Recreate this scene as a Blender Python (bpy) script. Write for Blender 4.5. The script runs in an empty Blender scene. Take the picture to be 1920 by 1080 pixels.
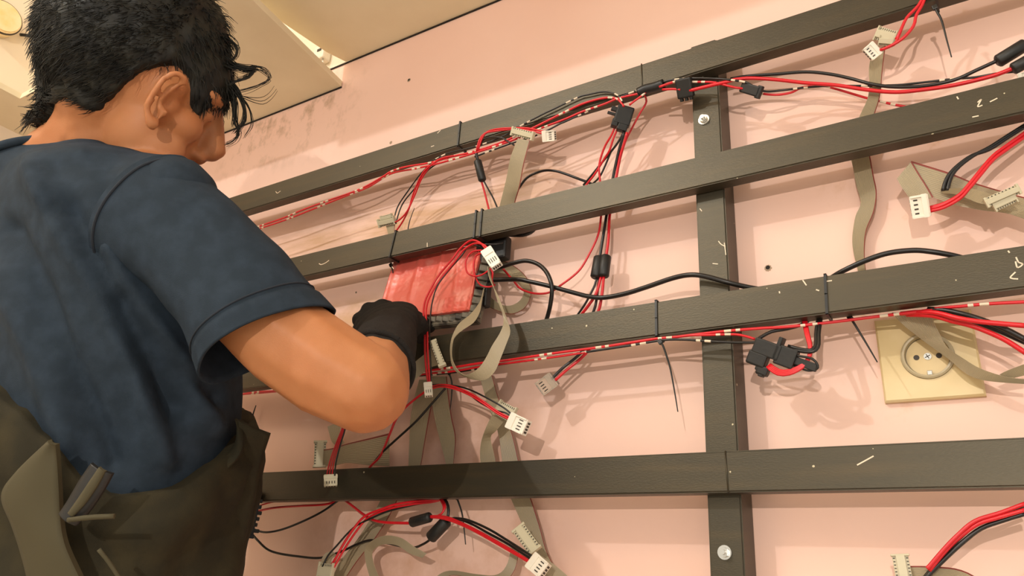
import bpy, bmesh, math, random
from mathutils import Vector, Matrix, noise
from mathutils.bvhtree import BVHTree
random.seed(7)
scene = bpy.context.scene
COL = scene.collection

# ---------------------------------------------------------------- camera
YAW, PITCH, ROLL = (math.radians(a) for a in (33.16, 22.24, 3.594))
FPX = 1429.2
FWD = Vector((-math.sin(YAW)*math.cos(PITCH), math.cos(YAW)*math.cos(PITCH), math.sin(PITCH)))
_r = FWD.cross(Vector((0, 0, 1))).normalized(); _u = _r.cross(FWD)
RGT = _r*math.cos(ROLL) + _u*math.sin(ROLL)
UPV = -_r*math.sin(ROLL) + _u*math.cos(ROLL)
CAM = Vector((0.2369, -0.77, -0.1935))
cd = bpy.data.cameras.new('camera'); cam = bpy.data.objects.new('camera', cd); COL.objects.link(cam)
cd.sensor_width = 36; cd.lens = 36*FPX/1920; cd.clip_start = 0.02
M = Matrix.Identity(4)
for i in range(3):
    M[i][0], M[i][1], M[i][2], M[i][3] = RGT[i], UPV[i], -FWD[i], CAM[i]
cam.matrix_world = M
scene.camera = cam

# ---------------------------------------------------------------- light
world = bpy.data.worlds.new('room_ambience'); scene.world = world; world.use_nodes = True
world.node_tree.nodes['Background'].inputs[0].default_value = (1.0, 0.95, 0.84, 1)
world.node_tree.nodes['Background'].inputs[1].default_value = 0.92
def lamp(name, loc, power, color, size):
    l = bpy.data.lights.new(name, 'POINT'); l.energy = power; l.color = color; l.shadow_soft_size = size
    o = bpy.data.objects.new(name, l); o.location = loc; COL.objects.link(o); return o
lamp('warm_lamp_light', (0.45, -2.06, 0.19), 60, (1.0, 0.92, 0.82), 0.012)
lamp('cool_lamp_light', (-1.05, -2.06, 1.48), 70, (0.97, 1.0, 1.0), 0.03)
scene.view_settings.view_transform = 'Standard'; scene.view_settings.look = 'None'
scene.view_settings.exposure = -0.03; scene.view_settings.gamma = 1.0; scene.view_settings.use_curve_mapping = False

WY = 0.0404          # wall plane
BY = -0.0187         # front face of the horizontal bars
def ray(u, v): return FWD + RGT*((u-960)/FPX) - UPV*((v-540)/FPX)
def W(u, v, y=0.0):  # point of the plane at that y behind a place in the photograph
    d = ray(u, v); return CAM + d*((y-CAM.y)/d.y)
def at(u, v, t): return CAM + ray(u, v)*t
def cs(x, y, f): return CAM + RGT*x + UPV*y + FWD*f
def onx(u, v, x): d = ray(u, v); return CAM + d*((x-CAM.x)/d.x)
def onz(u, v, z): d = ray(u, v); return CAM + d*((z-CAM.z)/d.z)

# ---------------------------------------------------------------- materials
def srgb(r, g, b):
    f = lambda c: (c/255/12.92) if c/255 <= 0.04045 else ((c/255+0.055)/1.055)**2.4
    return (f(r), f(g), f(b), 1)
def mat(name, col, rough=0.5, metal=0.0, col2=None, scale=20, bump=0.0, bscale=200, mix=(0.4, 0.7), stretch=(1, 1, 1), spec=0.5, trans=0.0, coord='Object', sss=0.0):
    m = bpy.data.materials.new(name); m.use_nodes = True; nt = m.node_tree; N = nt.nodes; L = nt.links
    b = N['Principled BSDF']; b.inputs['Roughness'].default_value = rough; b.inputs['Metallic'].default_value = metal
    b.inputs['Specular IOR Level'].default_value = spec; b.inputs['Transmission Weight'].default_value = trans
    if sss: b.inputs['Subsurface Weight'].default_value = sss; b.inputs['Subsurface Scale'].default_value = 0.01
    b.inputs['Base Color'].default_value = col
    tc = N.new('ShaderNodeTexCoord'); mp = N.new('ShaderNodeMapping'); mp.inputs['Scale'].default_value = stretch
    L.new(tc.outputs[coord], mp.inputs[0])
    if col2:
        n = N.new('ShaderNodeTexNoise'); n.inputs['Scale'].default_value = scale; n.inputs['Detail'].default_value = 6
        r = N.new('ShaderNodeValToRGB'); r.color_ramp.elements[0].position = mix[0]; r.color_ramp.elements[1].position = mix[1]
        r.color_ramp.elements[0].color = col; r.color_ramp.elements[1].color = col2
        L.new(mp.outputs[0], n.inputs['Vector']); L.new(n.outputs[0], r.inputs[0]); L.new(r.outputs[0], b.inputs['Base Color'])
    if bump:
        n2 = N.new('ShaderNodeTexNoise'); n2.inputs['Scale'].default_value = bscale; n2.inputs['Detail'].default_value = 4
        bp = N.new('ShaderNodeBump'); bp.inputs['Strength'].default_value = bump; bp.inputs['Distance'].default_value = 0.002
        L.new(mp.outputs[0], n2.inputs['Vector']); L.new(n2.outputs[0], bp.inputs['Height']); L.new(bp.outputs[0], b.inputs['Normal'])
    return m

def wall_material():
    m = mat('peach_wall_paint', srgb(240, 201, 184), rough=0.55, col2=srgb(235, 193, 175), scale=3, bump=0.08, bscale=60, spec=0.3)
    nt = m.node_tree; N = nt.nodes; L = nt.links; b = N['Principled BSDF']
    base = b.inputs['Base Color'].links[0].from_socket
    tc = N.new('ShaderNodeTexCoord')
    sep = N.new('ShaderNodeSeparateXYZ'); L.new(tc.outputs['Object'], sep.inputs[0])
    def band(axis, a, b_, c, d):   # 0 outside a..d, 1 inside b..c
        m1 = N.new('ShaderNodeMapRange'); m1.inputs[1].default_value = a; m1.inputs[2].default_value = b_
        m2 = N.new('ShaderNodeMapRange'); m2.inputs[1].default_value = c; m2.inputs[2].default_value = d
        m2.inputs[3].default_value = 1; m2.inputs[4].default_value = 0
        L.new(sep.outputs[axis], m1.inputs[0]); L.new(sep.outputs[axis], m2.inputs[0])
        mm = N.new('ShaderNodeMath'); mm.operation = 'MULTIPLY'; L.new(m1.outputs[0], mm.inputs[0]); L.new(m2.outputs[0], mm.inputs[1]); return mm.outputs[0]
    def mul(a, b_):
        mm = N.new('ShaderNodeMath'); mm.operation = 'MULTIPLY'; mm.use_clamp = True
        for i, s in enumerate((a, b_)):
            if isinstance(s, (int, float)): mm.inputs[i].default_value = s
            else: L.new(s, mm.inputs[i])
        return mm.outputs[0]
    def blot(scale, lo, hi, stretch, off=0):
        mp = N.new('ShaderNodeMapping'); mp.inputs['Scale'].default_value = stretch; mp.inputs['Location'].default_value = (off, off, off)
        L.new(tc.outputs['Object'], mp.inputs[0])
        n = N.new('ShaderNodeTexNoise'); n.inputs['Scale'].default_value = scale; n.inputs['Detail'].default_value = 8; n.inputs['Roughness'].default_value = 0.65
        L.new(mp.outputs[0], n.inputs['Vector'])
        r = N.new('ShaderNodeMapRange'); r.inputs[1].default_value = lo; r.inputs[2].default_value = hi; L.new(n.outputs[0], r.inputs[0]); return r.outputs[0]
    def over(prev, fac, color):
        mx = N.new('ShaderNodeMix'); mx.data_type = 'RGBA'; L.new(fac, mx.inputs[0]); L.new(prev, mx.inputs[6]); mx.inputs[7].default_value = color; return mx.outputs[2]
    # soot and mould running down from the ceiling boards
    f1 = mul(mul(band(2, 0.52, 0.62, 0.69, 0.75), band(0, -1.05, -0.98, -0.74, -0.62)), blot(42, 0.50, 0.72, (1, 1, 0.7)))
    c = over(base, mul(f1, 0.6), srgb(140, 112, 72))
    # ochre smears under the top bars, partly wire shadows put into the colour
    f2 = mul(mul(band(2, 0.30, 0.345, 0.385, 0.41), band(0, -0.85, -0.75, -0.28, -0.2)), blot(13, 0.40, 0.62, (0.35, 1, 2.2), 4))
    c = over(c, mul(f2, 0.6), srgb(186, 140, 82))
    f3 = mul(mul(band(2, 0.14, 0.18, 0.225, 0.24), band(0, -0.75, -0.68, -0.5, -0.42)), blot(12, 0.40, 0.6, (0.7, 1, 1.4), 9))
    c = over(c, mul(f3, 0.55), srgb(192, 146, 84))
    f4 = mul(mul(band(2, -0.25, -0.2, 0.03, 0.07), band(0, -0.65, -0.55, -0.25, -0.18)), blot(9, 0.42, 0.62, (1, 1, 1), 2))
    c = over(c, mul(f4, 0.5), srgb(190, 130, 84))
    f5 = mul(mul(band(2, -0.02, 0.02, 0.31, 0.34), band(0, 0.1, 0.16, 0.4, 0.5)), blot(22, 0.58, 0.72, (1, 1, 1), 6))
    c = over(c, mul(f5, 0.5), srgb(196, 140, 70))
    # stray specks everywhere
    c = over(c, mul(blot(95, 0.74, 0.78, (1, 1, 1), 3), 0.6), srgb(120, 90, 70))
    L.new(c, b.inputs['Base Color'])
    return m
def steel_material():
    m = mat('dark_painted_steel', srgb(32, 30, 24), rough=0.43, metal=0.0, spec=0.75, col2=srgb(44, 39, 28), scale=9, bump=0.12, bscale=500, stretch=(0.6, 1, 2.5), mix=(0.35, 0.7))
    nt = m.node_tree; N = nt.nodes; L = nt.links; b = N['Principled BSDF']
    b.inputs['Specular Tint'].default_value = (1.0, 0.87, 0.66, 1)
    base = b.inputs['Base Color'].links[0].from_socket
    tc = N.new('ShaderNodeTexCoord')
    n = N.new('ShaderNodeTexNoise'); n.inputs['Scale'].default_value = 5; n.inputs['Detail'].default_value = 5
    mp = N.new('ShaderNodeMapping'); mp.inputs['Scale'].default_value = (1, 1, 14); L.new(tc.outputs['Object'], mp.inputs[0]); L.new(mp.outputs[0], n.inputs['Vector'])
    r = N.new('ShaderNodeMapRange'); r.inputs[1].default_value = 0.5; r.inputs[2].default_value = 0.75; r.inputs[4].default_value = 0.55; L.new(n.outputs[0], r.inputs[0])
    mx = N.new('ShaderNodeMix'); mx.data_type = 'RGBA'; L.new(r.outputs[0], mx.inputs[0]); L.new(base, mx.inputs[6]); mx.inputs[7].default_value = srgb(66, 52, 32)
    # small chips of pale paint
    v = N.new('ShaderNodeTexVoronoi'); v.inputs['Scale'].default_value = 38; L.new(tc.outputs['Object'], v.inputs['Vector'])
    n3 = N.new('ShaderNodeTexNoise'); n3.inputs['Scale'].default_value = 160; L.new(tc.outputs['Object'], n3.inputs['Vector'])
    ad = N.new('ShaderNodeMath'); ad.operation = 'MULTIPLY_ADD'; ad.inputs[1].default_value = 0.12; L.new(n3.outputs[0], ad.inputs[0]); L.new(v.outputs['Distance'], ad.inputs[2])
    lt = N.new('ShaderNodeMath'); lt.operation = 'LESS_THAN'; lt.inputs[1].default_value = 0.092; L.new(ad.outputs[0], lt.inputs[0])
    mx2 = N.new('ShaderNodeMix'); mx2.data_type = 'RGBA'; L.new(lt.outputs[0], mx2.inputs[0]); L.new(mx.outputs[2], mx2.inputs[6]); mx2.inputs[7].default_value = srgb(190, 180, 150)
    L.new(mx2.outputs[2], b.inputs['Base Color'])
    return m
MT = dict(
    wall=wall_material(), steel=steel_material(),
    board=mat('tan_ceiling_board', srgb(230, 216, 184), 0.7, col2=srgb(220, 204, 170), scale=6, bump=0.05),
    upper=mat('pale_upper_wall', srgb(236, 222, 198), 0.7, col2=srgb(230, 212, 190), scale=2),
    floor=mat('grey_floor_tiles', srgb(205, 196, 182), 0.5, col2=srgb(190, 180, 165), scale=4),
    red=mat('red_wire_sleeve', srgb(205, 22, 34), 0.38), black=mat('black_wire_sleeve', srgb(26, 22, 20), 0.35),
    mark=mat('white_stripe_print', srgb(225, 205, 180), 0.5), rubber=mat('black_heat_shrink', srgb(24, 22, 20), 0.5, bump=0.1),
    ribbon=mat('grey_ribbon_insulation', srgb(160, 144, 116), 0.45), ribbon_red=mat('red_edge_conductor', srgb(130, 50, 40), 0.5),
    white=mat('white_connector_plastic', srgb(236, 226, 210), 0.4), cream=mat('cream_connector_plastic', srgb(196, 186, 158), 0.45),
    slot=mat('dark_contact_slot', srgb(60, 50, 40), 0.6), tie=mat('black_nylon_tie', srgb(22, 20, 18), 0.4),
    socket=mat('ivory_socket_plastic', srgb(222, 198, 152), 0.4, col2=srgb(206, 180, 128), scale=14), ring=mat('aged_socket_ring', srgb(176, 160, 128), 0.4),
    chrome=mat('zinc_plated_bolt', srgb(215, 212, 205), 0.22, metal=0.9), dark=mat('dark_hole', srgb(35, 26, 20), 0.9),
    plug=mat('grey_wall_plug', srgb(165, 140, 115), 0.7),
    tape=mat('black_tape', srgb(20, 18, 18), 0.45, bump=0.2, bscale=120),
    redboard=mat('red_moulded_plastic', srgb(222, 98, 84), 0.35, col2=srgb(236, 150, 134), scale=45, bump=0.5, bscale=90, mix=(0.5, 0.75)),
    tray=mat('dirty_grey_casing', srgb(120, 112, 96), 0.5, col2=srgb(60, 52, 44), scale=60, mix=(0.42, 0.62)),
    clear=mat('clear_plastic', srgb(235, 225, 210), 0.12, trans=0.75),
    skin=mat('tanned_skin', srgb(186, 124, 82), 0.5, col2=srgb(172, 108, 66), scale=14, bump=0.12, bscale=900, sss=0.12, spec=0.35),
    hair=mat('black_hair', srgb(20, 19, 16), 0.6, col2=srgb(38, 36, 28), scale=40, spec=0.35),
    shirt=mat('slate_blue_jersey', srgb(35, 45, 55), 0.85, col2=srgb(43, 54, 66), scale=60, bump=0.25, bscale=1200, spec=0.2),
    seam=mat('dark_seam', srgb(24, 30, 40), 0.9),
    olive=mat('olive_work_cloth', srgb(42, 38, 26), 0.85, col2=srgb(54, 48, 31), scale=30, bump=0.25, bscale=900, spec=0.2),
    strap=mat('yellow_olive_webbing', srgb(66, 59, 36), 0.8), trouser=mat('navy_trouser_cloth', srgb(34, 38, 50), 0.9),
    glove=mat('black_knit_glove', srgb(34, 30, 27), 0.85, bump=0.5, bscale=700, spec=0.25),
    boot=mat('black_boot_rubber', srgb(22, 20, 20), 0.6),
    fixture=mat('pale_lamp_glass', srgb(244, 222, 180), 0.35, col2=srgb(238, 205, 140), scale=30),
)

# ---------------------------------------------------------------- object helpers
def obj(name, me_or_bm, mats, parent=None, smooth=False):
    if isinstance(me_or_bm, bmesh.types.BMesh):
        me = bpy.data.meshes.new(name); me_or_bm.to_mesh(me); me_or_bm.free()
    else: me = me_or_bm
    if not isinstance(mats, (list, tuple)): mats = [mats]
    for m in mats: me.materials.append(MT[m] if isinstance(m, str) else m)
    if smooth:
        for p in me.polygons: p.use_smooth = True
    o = bpy.data.objects.new(name, me); COL.objects.link(o)
    if parent:
        o.parent = parent
        if not parent.parent: o.matrix_parent_inverse = Matrix.Translation(-parent.location)
    return o
def tag(o, label, cat, group=None, kind=None):
    o['label'] = label; o['category'] = cat
    if group: o['group'] = group
    if kind: o['kind'] = kind
    return o
def thing(name, label, cat, loc, group=None):
    o = bpy.data.objects.new(name, None); COL.objects.link(o); o.location = loc; o.empty_display_size = 0.02
    return tag(o, label, cat, group)
def structure(o): o['kind'] = 'structure'; return o
def add_box(bm, lo, hi, mi=0):
    v = [bm.verts.new((x, y, z)) for x in (lo[0], hi[0]) for y in (lo[1], hi[1]) for z in (lo[2], hi[2])]
    fs = [(0, 1, 3, 2), (4, 6, 7, 5), (0, 4, 5, 1), (2, 3, 7, 6), (0, 2, 6, 4), (1, 5, 7, 3)]
    out = []
    for f in fs: fc = bm.faces.new([v[i] for i in f]); fc.material_index = mi; out.append(fc)
    return v, out
def box_bm(lo, hi, bev=0.0, seg=2):
    bm = bmesh.new(); add_box(bm, lo, hi)
    if bev: bmesh.ops.bevel(bm, geom=bm.edges[:], offset=bev, segments=seg, affect='EDGES', profile=0.5)
    bmesh.ops.recalc_face_normals(bm, faces=bm.faces[:]); return bm
def frame_box(bm, c, X, Y, Z, sx, sy, sz, bev=0.0, mi=0):   # box of full size sx,sy,sz with axes X,Y,Z
    b2 = bmesh.new(); add_box(b2, (-sx/2, -sy/2, -sz/2), (sx/2, sy/2, sz/2), mi)
    if bev: bmesh.ops.bevel(b2, geom=b2.edges[:], offset=bev, segments=2, affect='EDGES', profile=0.5)
    bmesh.ops.recalc_face_normals(b2, faces=b2.faces[:])
    Mx = Matrix((X, Y, Z)).transposed().to_4x4(); Mx.translation = c
    b2.transform(Mx)
    me = bpy.data.meshes.new('tmp'); b2.to_mesh(me); b2.free(); bm.from_mesh(me); bpy.data.meshes.remove(me)
def catmull(P, step=0.003, closed=False):
    P = [Vector(p) for p in P]
    if len(P) == 2: P = [P[0], (P[0]+P[1])/2, P[1]]
    Q = [2*P[0]-P[1]] + P + [2*P[-1]-P[-2]]; out = []
    for i in range(1, len(Q)-2):
        a, b, c, d = Q[i-1:i+3]; n = max(2, int((c-b).length/step))
        for k in range(n):
            t = k/n; out.append(0.5*((2*b)+(c-a)*t+(2*a-5*b+4*c-d)*t*t+(3*b-a-3*c+d)*t**3))
    out.append(P[-1]); return out
def tube(bm, P, r, n=8, mi=0, stripe=None, r2=None, caps=True):
    """sweep a round section along P; stripe=(period, [(a,b),..], material) paints rings as bands printed on the wire"""
    T = [(P[min(i+1, len(P)-1)]-P[max(i-1, 0)]).normalized() for i in range(len(P))]
    nrm = T[0].orthogonal().normalized(); rings = []; s = 0; ss = []
    for i, p in enumerate(P):
        if i: nrm = (nrm - T[i]*nrm.dot(T[i])).normalized(); s += (P[i]-P[i-1]).length
        ss.append(s); bn = T[i].cross(nrm)
        rr = r if r2 is None else r+(r2-r)*i/(len(P)-1)
        rings.append([bm.verts.new(p+(nrm*math.cos(2*math.pi*k/n)+bn*math.sin(2*math.pi*k/n))*rr) for k in range(n)])
    for i in range(len(P)-1):
        m = mi
        if stripe:
            x = ((ss[i]+ss[i+1])/2) % stripe[0]
            if any(a <= x < b for a, b in stripe[1]): m = stripe[2]
        for k in range(n):
            f = bm.faces.new((rings[i][k], rings[i][(k+1) % n], rings[i+1][(k+1) % n], rings[i+1][k])); f.material_index = m; f.smooth = True
    if caps:
        bm.faces.new(rings[0][::-1]).material_index = mi; bm.faces.new(rings[-1]).material_index = mi
def PX(pts, y):  # list of (u,v) or (u,v,y)
    return [W(p[0], p[1], p[2] if len(p) > 2 else y) for p in pts]
def wire(parent, pts, y, color='red', r=0.0018, stripe=False, name='wire', seed=0):
    P = catmull(PX(pts, y), 0.0022 if stripe else 0.004)
    if stripe:   # printed double dashes
        P = [p for p in P]
    bm = bmesh.new(); r *= 0.88
    tube(bm, P, r, 8, 0, (0.074, [(0.018, 0.024), (0.029, 0.035)], 1) if stripe else None)
    o = obj(name, bm, [color, 'mark'] if stripe else [color], parent); return o
def sleeve(parent, a, b, r, name='sleeve', y=0.0, m='rubber'):
    A, B = (W(*a) if len(a) == 3 else W(a[0], a[1], y)), (W(*b) if len(b) == 3 else W(b[0], b[1], y))
    bm = bmesh.new(); d = (B-A)
    P = [A, A+d*0.04, A+d*0.08, A+d*0.5, A+d*0.92, A+d*0.96, B]
    T = d.normalized(); nrm = T.orthogonal().normalized(); bn = T.cross(nrm); rr = [0.6, 0.88, 1, 1, 1, 0.88, 0.6]; rings = []
    for p, q in zip(P, rr): rings.append([bm.verts.new(p+(nrm*math.cos(k*math.pi/8)+bn*math.sin(k*math.pi/8))*r*q) for k in range(16)])
    for i in range(6):
        for k in range(16): bm.faces.new((rings[i][k], rings[i][(k+1) % 16], rings[i+1][(k+1) % 16], rings[i+1][k])).smooth = True
    bm.faces.new(rings[0][::-1]); bm.faces.new(rings[-1])
    return obj(name, bm, m, parent)
def ribbon(parent, A, B, y, red='B', name='ribbon', thick=0.0009, cols=16):
    """flat cable between two edge lines; each conductor is a round rib of the mesh"""
    a = PX(A, y); b = PX(B, y); n = max(len(A), len(B))
    ca = catmull(a, 0.004); cb = catmull(b, 0.004); m = max(len(ca), len(cb), 8)
    def res(c):
        L = [0]
        for i in range(1, len(c)): L.append(L[-1]+(c[i]-c[i-1]).length)
        out = []; j = 0
        for k in range(m):
            t = L[-1]*k/(m-1)
            while j < len(c)-2 and L[j+1] < t: j += 1
            d = (L[j+1]-L[j]) or 1; out.append(c[j].lerp(c[j+1], min(1, max(0, (t-L[j])/d))))
        return out
    ra, rb = res(ca), res(cb); bm = bmesh.new(); top = []; bot = []
    K = cols*2+1
    for i in range(m):
        e = rb[i]-ra[i]; t = (ra[min(i+1, m-1)]+rb[min(i+1, m-1)]-ra[max(i-1, 0)]-rb[max(i-1, 0)])
        nn = e.cross(t).normalized()
        if nn.dot(CAM-ra[i]) < 0: nn = -nn
        top.append([bm.verts.new(ra[i]+e*(k/(K-1))+nn*thick*(0.5 if k % 2 else 0.12)) for k in range(K)])
        bot.append([bm.verts.new(ra[i]+e*(k/(K-1))-nn*thick*(0.5 if k % 2 else 0.12)) for k in range(K)])
    for i in range(m-1):
        for k in range(K-1):
            mi = 1 if ((red == 'B' and k >= K-3) or (red == 'A' and k < 2)) else 0
            bm.faces.new((top[i][k], top[i][k+1], top[i+1][k+1], top[i+1][k])).material_index = mi
            bm.faces.new((bot[i][k], bot[i+1][k], bot[i+1][k+1], bot[i][k+1])).material_index = mi
        bm.faces.new((top[i][0], top[i+1][0], bot[i+1][0], bot[i][0])); bm.faces.new((top[i][-1], bot[i][-1], bot[i+1][-1], top[i+1][-1]))
    for i in (0, m-1):
        for k in range(K-1): bm.faces.new((top[i][k], bot[i][k], bot[i][k+1], top[i][k+1]))
    bmesh.ops.recalc_face_normals(bm, faces=bm.faces[:])
    return obj(name, bm, ['ribbon', 'ribbon_red'], parent)
def plane_axes(a, b):   # axes for something lying in a y-plane running a->b
    X = (b-a).normalized(); N_ = (CAM-(a+b)/2); N_ = (N_-X*N_.dot(X)).normalized(); return X, N_
def crimp_connector(parent, a, b, w, y, pins=4, m='white', depth=0.006, name='connector'):
    """small wire-to-board plug: body with a raised lip, pin windows; a = wire end, b = mating end (photo places)"""
    A, B = W(a[0], a[1], y), W(b[0], b[1], y); X, Nn = plane_axes(A, B); S = Nn.cross(X); c = (A+B)/2; L_ = (B-A).length
    bm = bmesh.new(); frame_box(bm, c, X, S, Nn, L_, w, depth, 0.0004)
    frame_box(bm, c-X*(L_*0.28)+Nn*(depth*0.5), X, S, Nn, L_*0.3, w*1.06, depth*0.28, 0.0003)
    for s in (-1, 1): frame_box(bm, c+S*(s*w*0.46)+Nn*(depth*0.5)+X*(L_*0.15), X, S, Nn, L_*0.6, w*0.1, depth*0.3, 0.0002)
    o = obj(name, bm, m, parent)
    b2 = bmesh.new()
    for k in range(pins):
        q = (k-(pins-1)/2)*w*0.8/pins
        frame_box(b2, c+S*q+Nn*(depth*0.5)+X*(L_*0.2), X, S, Nn, L_*0.22, w*0.07, 0.0006)
        frame_box(b2, c+S*q+X*(L_*0.5), X, S, Nn, 0.0006, w*0.13, depth*0.5)
    obj('contact', b2, 'slot', o); return o
def idc_connector(parent, a, b, w, y, m='cream', depth=0.007, holes=8, name='connector'):
    """ribbon plug: long bar a->b with clamp strip, end lugs and two rows of holes"""
    A, B = W(a[0], a[1], y), W(b[0], b[1], y); X, Nn = plane_axes(A, B); S = Nn.cross(X); c = (A+B)/2; L_ = (B-A).length
    bm = bmesh.new(); frame_box(bm, c, X, S, Nn, L_, w, depth*0.6, 0.0005)
    frame_box(bm, c+Nn*depth*0.45, X, S, Nn, L_*0.96, w*0.55, depth*0.35, 0.0004)
    for s in (-1, 1): frame_box(bm, c+X*(s*L_*0.48)+Nn*depth*0.2, X, S, Nn, L_*0.08, w*1.15, depth*0.8, 0.0005)
    o = obj(name, bm, m, parent); b2 = bmesh.new()
    for k in range(holes):
        for s in (-1, 1):
            frame_box(b2, c+X*((k-(holes-1)/2)*L_*0.85/holes)+S*(s*w*0.4)+Nn*depth*0.3, X, S, Nn, L_*0.035, w*0.12, 0.0006)
    obj('contact', b2, 'slot', o); return o

# ================================================================ THE ROOM
def room():
    structure(obj('wall_back', box_bm((-1.50, WY, -1.30), (1.6, WY+0.1, 0.7355)), 'wall'))
    bm = box_bm((-1.50, WY+0.004, 0.736), (1.6, WY+0.1, 1.78)); structure(obj('wall_back_upper', bm, 'upper'))
    structure(obj('wall_left', box_bm((-1.56, -3.2, -1.30), (-1.46, WY, 1.78)), 'upper'))
    structure(obj('floor', box_bm((-1.56, -3.2, -1.36), (1.6, WY+0.1, -1.30)), 'floor'))
    structure(obj('ceiling', box_bm((-1.56, -3.2, 1.78), (1.6, WY+0.1, 1.84)), 'upper'))
    # dropped boards hung under the high ceiling, above the frame
    bm = bmesh.new()
    top = [(-1.46, WY-0.002), (-0.702, WY-0.002), (-0.668, -0.237), (-1.318, -0.237), (-1.318, -3.15), (-1.46, -3.15)]
    lo = [bm.verts.new((x, y, 0.680)) for x, y in top]; hi = [bm.verts.new((x, y, 0.692)) for x, y in top]
    bm.faces.new(lo[::-1]); bm.faces.new(hi)
    for i in range(6): bm.faces.new((lo[i], lo[(i+1) % 6], hi[(i+1) % 6], hi[i]))
    bmesh.ops.recalc_face_normals(bm, faces=bm.faces[:])
    o = obj('ceiling_board_left', bm, 'board'); structure(o)
    b1, b2, b3 = onz(505, 26, .735), onz(612, 98, .735), onz(636, 118, .735)
    bm = bmesh.new(); pts = [(b1.x-0.03, -0.39), (b1.x, b1.y), (b2.x, b2.y), (-0.700, WY-0.003), (1.6, WY-0.003), (1.6, -0.39)]
    lo = [bm.verts.new((x, y, 0.7355)) for x, y in pts]; hi = [bm.verts.new((x, y, 0.748)) for x, y in pts]
    bm.faces.new(lo[::-1]); bm.faces.new(hi); n = len(pts)
    for i in range(n): bm.faces.new((lo[i], lo[(i+1) % n], hi[(i+1) % n], hi[i]))
    bmesh.ops.recalc_face_normals(bm, faces=bm.faces[:])
    structure(obj('ceiling_board_right', bm, 'board'))
    # thin dark joints where boards meet the wall
    bm = bmesh.new(); add_box(bm, (-1.46, WY-0.0025, 0.6775), (-0.702, WY-0.0005, 0.6798)); structure(obj('trim_1', bm, 'dark'))
    bm = bmesh.new(); add_box(bm, (-0.765, WY-0.0025, 0.7325), (1.6, WY-0.0005, 0.7352)); structure(obj('trim_2', bm, 'dark'))
room()

def bracket():   # white pipe clip seen through the gap between the boards
    c = W(600, 100, WY-0.012); t = thing('pipe_clip', 'white plastic clip with a dark slot in the gap between the ceiling boards', 'clip', W(600, 100, WY))
    bm = bmesh.new(); frame_box(bm, c+Vector((0, 0.006, 0)), Vector((1, 0, 0)), Vector((0, 1, 0)), Vector((0, 0, 1)), 0.030, 0.022, 0.034, 0.004)
    o = obj('clip_body', bm, 'white', t)
    bm = bmesh.new(); frame_box(bm, c+Vector((0.003, -0.0055, 0.003)), Vector((1, 0, 0)), Vector((0, 1, 0)), Vector((0, 0, 1)), 0.010, 0.002, 0.005); obj('screw_slot', bm, 'slot', t)
    bm = bmesh.new(); tube(bm, [c+Vector((0.012, 0, -0.018)), c+Vector((0.014, 0, -0.032))], 0.002); obj('screw', bm, 'chrome', t)
bracket()

def spot_and_rod():
    c = onx(-6, 40, -1.455); t = thing('round_wall_lamp', 'round cream lamp with a dark rim high on the left wall', 'lamp', c)
    X = Vector((1, 0, 0)); Y = Vector((0, 1, 0)); Z = Vector((0, 0, 1))
    def disc(name, r, x0, x1, m, par, cap=True):
        bm = bmesh.new(); tube(bm, [c+X*x0, c+X*x1], r, 40); return obj(name, bm, m, par)
    b = disc('lamp_body', 0.036, 0.0, 0.030, 'fixture', t); disc('rim', 0.0385, 0.024, 0.028, 'slot', t); disc('face', 0.033, 0.028, 0.034, 'fixture', t)
    a = onx(38, 65, -1.45); b_ = onx(95, 71, -1.45); bm = bmesh.new(); tube(bm, [a, a.lerp(b_, .5), b_], 0.0035, 8)
    tag(obj('black_rod', bm, 'rubber'), 'thin black rod on the left wall between the round lamp and black hair', 'rod')
spot_and_rod()

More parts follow.
